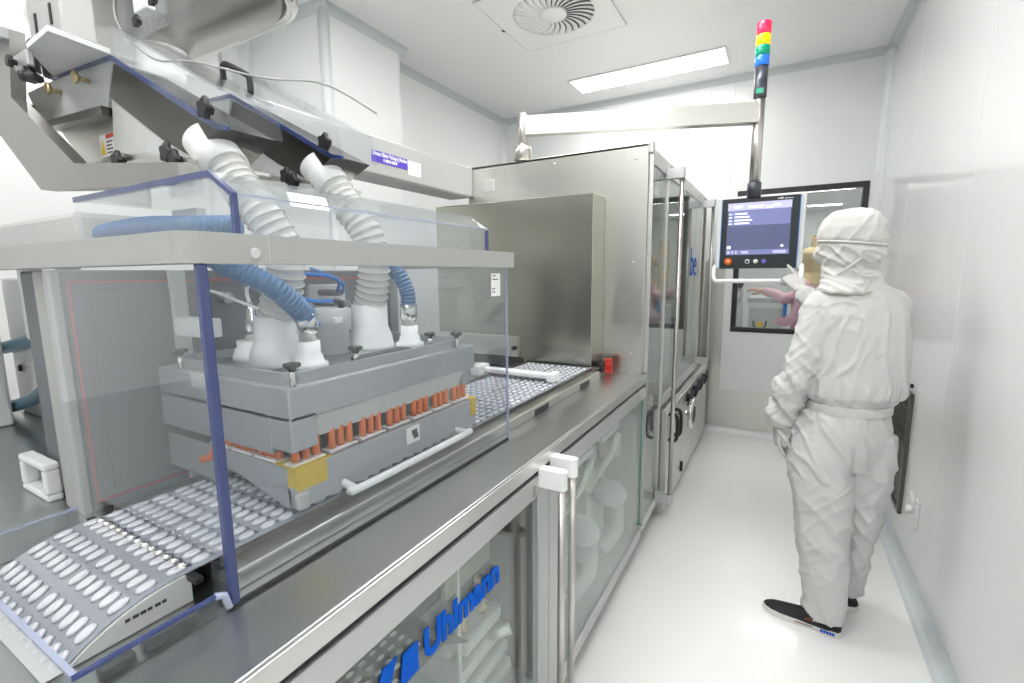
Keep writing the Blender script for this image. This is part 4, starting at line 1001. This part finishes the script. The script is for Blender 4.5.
def hand(mb, wrist, direction, palm_n, side, curls, scale=1.0, spread=.12, thumb=(.5, .5)):
    """palm and five fingers; curls = bend per joint for index, middle, ring, little"""
    d = V(direction).normalized(); nrm = V(palm_n); nrm = (nrm-d*nrm.dot(d)).normalized(); s_ = d.cross(nrm)*side
    W = V(wrist)
    rings = []
    for q, w_, h_ in ((-.02, .026, .021), (.0, .027, .019), (.03, .036, .016), (.06, .041, .015), (.085, .040, .0135), (.094, .036, .010)):
        c_ = W+d*q*scale; rings.append([c_+(s_*math.cos(2*PI*k/16)*w_+nrm*math.sin(2*PI*k/16)*h_)*scale for k in range(16)])
    mb.loft(rings)
    for i, (off, L, r) in enumerate(((.031, .072, .0092), (.0105, .08, .0095), (-.010, .075, .009), (-.030, .058, .008))):
        base = W+(d*.082+s_*off)*scale; dd = (d+s_*spread*off/.03*.5).normalized(); pts = [base-dd*.012*scale, base]; ang = 0; c_ = base
        for j, f in enumerate((.45, .31, .24)):
            ang += curls[i][j]; v_ = dd*math.cos(ang)+nrm*math.sin(ang); c_ = c_+v_*L*f*scale; pts.append(c_.copy())
        mb.tube(pts, [r*scale, r*scale, r*.98*scale, r*.92*scale, r*.7*scale], 10)
        mb.ell(pts[-1], (r*.78*scale,)*3, 10, 6)
    b0 = W+(d*.02+s_*.026)*scale; tv = (d*.75+s_*.65+nrm*thumb[0]).normalized(); tv2 = (d*.95+s_*.15+nrm*thumb[1]).normalized()
    p1 = b0+tv*.036*scale; p2 = p1+tv2*.03*scale; p3 = p2+tv2*.024*scale
    mb.tube([b0-tv*.01*scale, b0, p1, p2, p3], [.013*scale, .0125*scale, .011*scale, .010*scale, .0075*scale], 10); mb.ell(p3, (.0082*scale,)*3, 10, 6)

# ---- operator in white coverall
person = thing('person', (.27, 2.3, 0), 'person in white hooded coverall and black shoes touching the operator screen', 'person')
AN = math.radians(28)
def legs_fold(z0, x): return 0
b = MB()
T = [(.70, .262, 2.315, .150, .105), (.76, .258, 2.312, .178, .130), (.82, .252, 2.308, .183, .140), (.88, .256, 2.303, .172, .132), (.93, .264, 2.302, .150, .118), (.958, .270, 2.302, .140, .110), (.985, .276, 2.302, .156, .122), (1.01, .284, 2.302, .172, .135), (1.06, .288, 2.302, .176, .138), (1.15, .288, 2.305, .176, .134), (1.25, .282, 2.308, .180, .128), (1.33, .272, 2.312, .182, .118), (1.385, .264, 2.314, .172, .105), (1.43, .254, 2.314, .135, .092), (1.465, .243, 2.312, .088, .078), (1.50, .238, 2.31, .066, .066)]
b.loft([ering((x, y, z), a, bb, AN) for z, x, y, a, bb in T])
# legs
LL = [(.84, .178, 2.272, .10, .115), (.74, .180, 2.268, .112, .125), (.64, .188, 2.262, .112, .12), (.52, .203, 2.252, .100, .108), (.40, .216, 2.246, .094, .10), (.28, .228, 2.240, .088, .094), (.16, .238, 2.236, .080, .088), (.075, .243, 2.234, .076, .085), (.058, .243, 2.233, .072, .081)]
b.loft([ering((x, y, z), a, bb, AN) for z, x, y, a, bb in LL])
RL = [(.84, .335, 2.352, .10, .115), (.74, .342, 2.358, .108, .122), (.64, .342, 2.368, .105, .115), (.52, .338, 2.382, .094, .102), (.40, .334, 2.396, .086, .094), (.28, .330, 2.408, .080, .088), (.16, .327, 2.418, .073, .082), (.10, .326, 2.424, .069, .079), (.085, .326, 2.424, .066, .075)]
b.loft([ering((x, y, z), a, bb, AN) for z, x, y, a, bb in RL])
# left arm hangs, cuff gathers
b.tube([(.20, 2.30, 1.375), (.150, 2.275, 1.36), (.128, 2.258, 1.29), (.112, 2.248, 1.18), (.078, 2.245, 1.06), (.055, 2.26, .97), (.036, 2.285, .885), (.030, 2.297, .852), (.029, 2.30, .84)], [.062, .070, .066, .064, .062, .058, .053, .049, .036], 20, sub=3)
# right arm reaches to the screen
b.tube([(.33, 2.345, 1.375), (.385, 2.385, 1.355), (.405, 2.46, 1.29), (.385, 2.56, 1.215), (.33, 2.63, 1.20), (.24, 2.69, 1.26), (.150, 2.745, 1.338), (.102, 2.772, 1.385), (.097, 2.775, 1.390)], [.062, .070, .066, .062, .060, .056, .050, .047, .034], 20, sub=3)
def crease(p, sc, seed, k=2.6):
    n_ = noise.noise(V((p.x*sc[0]+seed, p.y*sc[1]+seed*1.7, p.z*sc[2]-seed)))
    return max(0, 1-abs(n_)*k)**1.6
def folds(p, n_):
    d = .0
    z = p.z
    arm = p.x < .150 and .82 < z < 1.36
    if arm:
        w_ = .7+1.3*math.exp(-((z-1.06)/.09)**2)+1.3*math.exp(-((z-.90)/.05)**2)
        d += .0085*w_*crease(p+V((0, 0, p.x*1.2)), (6, 6, 17), 3.1)-.003
        d += .004*w_*crease(p-V((0, 0, p.x*1.0)), (10, 10, 26), 5.1)
    elif z > 1.0:
        d += .007*crease(p, (13, 13, 3.2), 1.3)-.003
        g = math.exp(-((z-1.03)/.05)**2); d += .009*g*crease(p, (34, 34, 5), 4.2)
        g = math.exp(-((p-V((.19, 2.21, 1.20))).length/.12)**2); d += .018*g*crease(p+V((0, 0, -p.x*1.6)), (14, 14, 12), 2.2)-.005*g
        g = math.exp(-((p-V((.25, 2.2, 1.40))).length/.12)**2); d += .006*g*crease(p, (9, 9, 24), 6.6)
        if p.y > 2.42: d += .007*crease(p, (20, 12, 12), 8.)
    elif z > .66:
        g = math.exp(-((z-.92)/.035)**2); d += .006*g*crease(p, (45, 45, 5), 6.2)
        d += .010*crease(p+V((0, 0, (p.x-.27)*1.4)), (8, 8, 11), 5.5)-.003
        g = math.exp(-((p.x-.292)/.010)**2)*max(0, 1-abs(z-.74)/.10); d -= .016*g if p.y < 2.3 else 0
    else:
        w_ = .8+.9*math.exp(-((z-.45)/.10)**2)+1.0*math.exp(-((z-.14)/.07)**2)
        d += .007*w_*crease(p+V((0, 0, (p.x-.2)*1.3)), (6, 6, 9), 7.7)-.003
        d += .005*crease(p-V((0, 0, (p.x-.2)*.9)), (9, 9, 18), 1.7)
    return d
ob('coverall', fuse(b, .0065, 4, folds), 'coverall', person, 'white one piece coverall')
# belt band, seams, centre pleat
bl = MB(); bl.loft([ering((.2705, 2.302, z), .140+e, .110+e, AN, 40) for z, e in ((.936, .008), (.938, .0125), (.955, .0135), (.972, .0125), (.974, .008))], False, False)
ob('belt', bl, 'coverall', person)
def seam(name, pts, r=.0028): return ob(name, MB().tube(pts, r, 6, sub=6), 'coverall', person)
# hood
HA = math.radians(48)
b = MB()
Hd = [(1.415, .250, 2.313, .150, .105), (1.44, .246, 2.313, .128, .098), (1.47, .238, 2.311, .100, .092), (1.505, .230, 2.308, .086, .096), (1.54, .227, 2.305, .087, .108), (1.58, .226, 2.303, .093, .118), (1.625, .226, 2.302, .097, .122), (1.665, .226, 2.302, .095, .118), (1.70, .227, 2.302, .083, .102), (1.725, .228, 2.302, .060, .075), (1.74, .229, 2.302, .025, .03)]
b.loft([ering((x, y, z), a, bb, HA) for z, x, y, a, bb in Hd])
def hfold(p, n_):
    z = p.z
    d = .0055*crease(p-V((0, 0, p.x*1.0)), (9, 9, 14), 2.4)-.0015
    if z < 1.60: d += .009*crease(p+V((0, 0, p.x*.5)), (7, 7, 24), 9.1)-.002
    g = math.exp(-((z-(1.605-(p.x-.22)*.12))/.008)**2); d -= .005*g
    g = math.exp(-((z-1.515)/.014)**2); d -= .006*g
    return d
ob('hood', fuse(b, .0055, 2, hfold), 'hood_fabric', person, 'gathered white hood with tie strap')
# tie strap round the hood and its loose ends
R_ = []
for k in range(33):
    a = 2*PI*k/32; e = ering((.226, 2.302, 0), .0975, .1205, HA, 32)[k % 32]; z = 1.605-(e.x-.22)*.12; R_.append(V((e.x, e.y, z)))
ob('strap', MB().tube(R_, .0042, 8), 'hood_fabric', person)
ob('strap_end', MB().tube([(.300, 2.232, 1.597), (.285, 2.212, 1.575), (.255, 2.205, 1.545), (.215, 2.208, 1.51), (.180, 2.232, 1.478)], .0042, 8, sub=5), 'hood_fabric', person)
ob('strap_knot', MB().ell((.300, 2.232, 1.597), (.011, .011, .009), 12, 8), 'hood_fabric', person)
bx('collar_tag', (.262, 2.205, 1.478), (.300, 2.2065, 1.497), 'hood_fabric', person, .0005)
tg = MB()
for i in range(4): tg.box((.270+i*.006, 2.2044, 1.4865), (.2725+i*.006, 2.2051, 1.4895))
ob('tag_print', tg, 'ink', person)
# face, goggles and mask on the far side of the head
fd = V((-math.sin(HA), math.cos(HA), 0)); fs = V((math.cos(HA), math.sin(HA), 0)); hc = V((.226, 2.302, 1.61))
b = MB(); b.ell(hc+fd*.062+V((0, 0, .0)), (.062, .062, .085), 20, 14); b.ell(hc+fd*.126+V((0, 0, -.005)), (.012, .014, .022), 12, 8)
for sx in (-1, 1): b.ell(hc+fd*.118+fs*.03*sx+V((0, 0, .018)), (.015, .010, .010), 10, 6)
ob('face', fuse(b, .005, 2), 'skin', person)
for sx in (-1, 1): ob('eye', MB().ell(hc+fd*.124+fs*.03*sx+V((0, 0, .018)), (.008, .006, .006), 10, 6), 'paper', person)
b = MB(); b.ell(hc+fd*.085+V((0, 0, -.045)), (.058, .055, .042), 18, 10); ob('face_mask', b, 'hood_fabric', person)
# gloves
b = MB(); hand(b, (.024, 2.292, .838), (.06, .0, -1), (1, .25, .1), 1, ((.30, .35, .25), (.35, .45, .3), (.45, .5, .35), (.5, .5, .4)), .98)
b.tube([(.030, 2.298, .87), (.030, 2.298, .83)], [.030, .029], 16)
ob('glove', fuse(b, .0032, 2), 'glove', person, 'pale latex glove on the hanging hand')
b = MB(); wr_ = V((.082, 2.782, 1.408)); hd2 = V((-.095, .072, .125)).normalized()
hand(b, wr_, hd2, (-.2, .75, -.62), -1, ((.02, .06, .06), (.75, .9, .6), (.85, 1.0, .7), (.9, 1.0, .7)), 1.0, .05, (.25, .15))
b.tube([wr_-hd2*.05, wr_+hd2*.005], [.033, .030], 16)
ob('glove', fuse(b, .0032, 2), 'glove', person, 'pale latex glove with pointing finger')
# shoes
def shoe(heel, toe, detail):
    h_, t_ = V(heel), V(toe); d = (t_-h_).normalized(); s_ = V((-d.y, d.x, 0)); L = (t_-h_).length
    root = thing('shoe', ((h_+t_)/2)[:2]+(0,)); adopt(root, person)
    W = [(.0, .020), (.03, .031), (.12, .037), (.3, .036), (.5, .041), (.7, .048), (.85, .043), (.95, .028), (1.0, .008)]
    out = []
    for q, w_ in W: out.append(h_+d*L*q+s_*w_)
    for q, w_ in reversed(W): out.append(h_+d*L*q-s_*w_)
    def lvl(z, g): return [V((((h_+t_)/2).x+(p.x-((h_+t_)/2).x)*g, ((h_+t_)/2).y+(p.y-((h_+t_)/2).y)*g, z)) for p in out]
    b = MB(); b.loft([lvl(.0, .985), lvl(.006, 1.01), lvl(.022, 1.01), lvl(.025, .99)], True, False); ob('sole', b, 'shoe_sole', root)
    b = MB(); rr = []
    for q, w_, hh in ((.005, .018, .05), (.04, .032, .066), (.15, .037, .072), (.3, .037, .07), (.45, .040, .064), (.6, .044, .052), (.75, .045, .042), (.88, .038, .036), (.96, .024, .03), (.99, .008, .026)):
        c_ = h_+d*L*q; ring = []
        for k in range(15):
            a = PI*k/14; ring.append(c_+s_*w_*math.cos(a)*(1-.12*math.sin(a))+V((0, 0, .022+(hh-.022)*math.sin(a)**.7)))
        rr.append(ring)
    b.loft(rr, True); ob('upper', b, 'shoe_black', root)
    if detail:
        sd_ = -1 if s_.y > 0 else 1
        b = MB(); c_ = h_+d*L*.36+s_*sd_*.0365; b.loft([[c_-d*.018+V((0, 0, .04)), c_+d*.03+V((0, 0, .036)), c_-d*.004+V((0, 0, .060))], [p+s_*sd_*.002 for p in (c_-d*.018+V((0, 0, .04)), c_+d*.03+V((0, 0, .036)), c_-d*.004+V((0, 0, .060)))]], True, False); ob('elastic_gusset', b, 'shoe_brown', root)
        ob('rivet', MB().ell(h_+d*L*.335+s_*sd_*.0395+V((0, 0, .045)), (.004, .004, .004), 8, 6), 'shoe_sole', root)
        b = MB()
        for k in range(5): c_ = h_+d*L*(.09+k*.035)+s_*sd_*(.0375+.0005*k); b.box((c_.x-.0045, c_.y-.0012, .009), (c_.x+.004, c_.y+.0012, .0195))
        ob('blue_mark', b, 'blue_logo', root)
        b = MB(); c0, c1_ = h_+d*L*.34+s_*sd_*.040, h_+d*L*.56+s_*sd_*.0455; b.loft([[c0+V((0, 0, .013)), c0+V((0, 0, .016)), c0-s_*sd_*.004+V((0, 0, .016))], [c1_+V((0, 0, .013)), c1_+V((0, 0, .016)), c1_-s_*sd_*.004+V((0, 0, .016))]], True, False); ob('sole_line', b, 'shoe_brown', root)
    return root
shoe((.308, 2.208, 0), (.018, 2.252, 0), True)
shoe((.360, 2.392, 0), (.27, 2.655, 0), False)

# ---- workers behind the window
def worker(name_label, x, y, face, mat, hoodmat, arm=None, apron=None):
    t_ = thing('person', (x, y, 0), name_label, 'person')
    ca, sa = math.cos(face), math.sin(face)
    def L(u, v, z): return V((x+u*ca-v*sa, y+u*sa+v*ca, z))
    b = MB()
    b.loft([ering(L(0, 0, z), a, bb, face) for z, a, bb in ((.72, .16, .12), (.82, .175, .135), (.95, .155, .12), (1.1, .165, .13), (1.27, .185, .13), (1.36, .17, .11), (1.42, .12, .09), (1.46, .07, .065), (1.5, .055, .055))])
    for s_ in (-1, 1):
        b.loft([ering(L(s_*.085, 0, z), a, a, face) for z, a in ((.8, .095), (.6, .1), (.4, .085), (.2, .075), (.07, .07))])
        if arm and s_ == arm[0]: P_ = [L(s_*.14, 0, 1.36), L(s_*.19, .02, 1.33)]+[V(q) for q in arm[1]]
        else: P_ = [L(s_*.14, 0, 1.36), L(s_*.195, .0, 1.32), L(s_*.225, .0, 1.1), L(s_*.21, .12, .98), L(s_*.16, .26, 1.02)]
        b.tube(P_, [.055, .06, .055, .048, .042][:len(P_)], 14, sub=3)
        hb = MB(); dd = (P_[-1]-P_[-2]).normalized(); hand(hb, P_[-1], dd, (0, .3, -1), s_, ((.3, .3, .2),)*4); ob('hand', fuse(hb, .004, 1), 'skin', t_)
        sb_ = MB(); sb_.loft([ering(L(s_*.085, q, .0), w_, w_, face, 12) for q, w_ in ((-.08, .03),)] + [ering(L(s_*.085, .03, z), .045, .12, face, 12) for z in (.0, .04, .06)]); ob('shoe', sb_, 'shoe_sole', t_)
    ob('coverall', fuse(b, .012, 3, lambda p, n_: .005*ridge(p, (10, 10, 14), 3.)), mat, t_)
    b = MB(); b.loft([ering(L(0, v, z), a, bb, face) for z, v, a, bb in ((1.36, 0, .17, .12), (1.42, 0, .13, .1), (1.48, .0, .09, .09), (1.54, .0, .088, .1), (1.62, 0, .094, .112), (1.68, 0, .085, .1), (1.72, 0, .05, .06), (1.735, 0, .02, .02))]); ob('hood', fuse(b, .008, 2), hoodmat, t_)
    b = MB(); c_ = L(0, .07, 1.58); b.ell(c_, (.06, .055, .085), 16, 10); b.ell(L(0, .125, 1.575), (.012, .012, .02), 10, 6)
    ob('face', fuse(b, .006, 1), 'skin', t_)
    for s_ in (-1, 1): ob('eye', MB().ell(L(s_*.025, .116, 1.60), (.008, .006, .006), 8, 6), 'ink', t_)
    b = MB(); b.ell(L(0, .08, 1.545), (.055, .055, .04), 14, 8); ob('face_mask', b, 'paint_white', t_)
    return t_
worker('person in a pink coverall with tan hood reaching over a white bench behind the window', .24, 5.75, math.radians(70), 'pink', 'tan', (1, [(.06, 5.62, 1.22), (-.06, 5.6, 1.27), (-.16, 5.6, 1.295)]))
worker('person in a yellow coverall standing behind the window', .62, 6.35, math.radians(150), 'worker_yellow', 'worker_yellow')
t = thing('packing_bench', (-.1, 5.75, 0), 'white packing bench with blue edge behind the window', 'bench')
bx('body', (-.30, 5.62, 0), (.03, 6.15, 1.18), 'paint_white', t, .01); bx('top', (-.31, 5.60, 1.18), (.04, 6.2, 1.225), 'paint_grey', t, .006)
bx('blue_corner', (.03, 5.615, 1.0), (.065, 5.66, 1.225), 'blue_tube', t, .004)
bx('door', (-.28, 5.612, .15), (.02, 5.62, 1.12), 'paint_light', t, .004)
t = thing('yellow_ball', (-.17, 5.58, .9), 'yellow ball in a black fork holder in front of the white bench', 'ball holder')
ob('ball', MB().ell((-.175, 5.575, .945), (.032, .03, .032), 16, 10), 'yellow', t)
ob('fork', MB().tube([(-.235, 5.575, .985), (-.225, 5.575, .925), (-.175, 5.575, .898), (-.125, 5.575, .925), (-.115, 5.575, .985)], .008, 8, sub=4), 'plastic_black', t)
ob('stand', MB().cyl((-.175, 5.575, 0), (-.175, 5.575, .9), .012), 'steel_light', t)
t = thing('lab_instrument', (-.42, 5.85, 0), 'pale instrument with round dark dial on a stand behind the window', 'instrument')
bx('stand', (-.52, 5.75, 0), (-.36, 6.0, 1.18), 'paint_white', t, .01); bx('head', (-.50, 5.72, 1.18), (-.36, 5.95, 1.42), 'paint_light', t, .015)
ob('dial', MB().lathe((-.40, 5.718, 1.36), [(.045, 0), (.045, -.012), (.03, -.014)], 18, 'y'), 'dark', t)
bx('keypad', (-.47, 5.714, 1.22), (-.39, 5.72, 1.29), 'paper', t, .002)
bx('tan_cabinet', (.30, 7.2, 0), (.42, 7.4, 1.95), 'tan', None, .01, label='tall tan cabinet standing far behind the window', cat='cabinet')
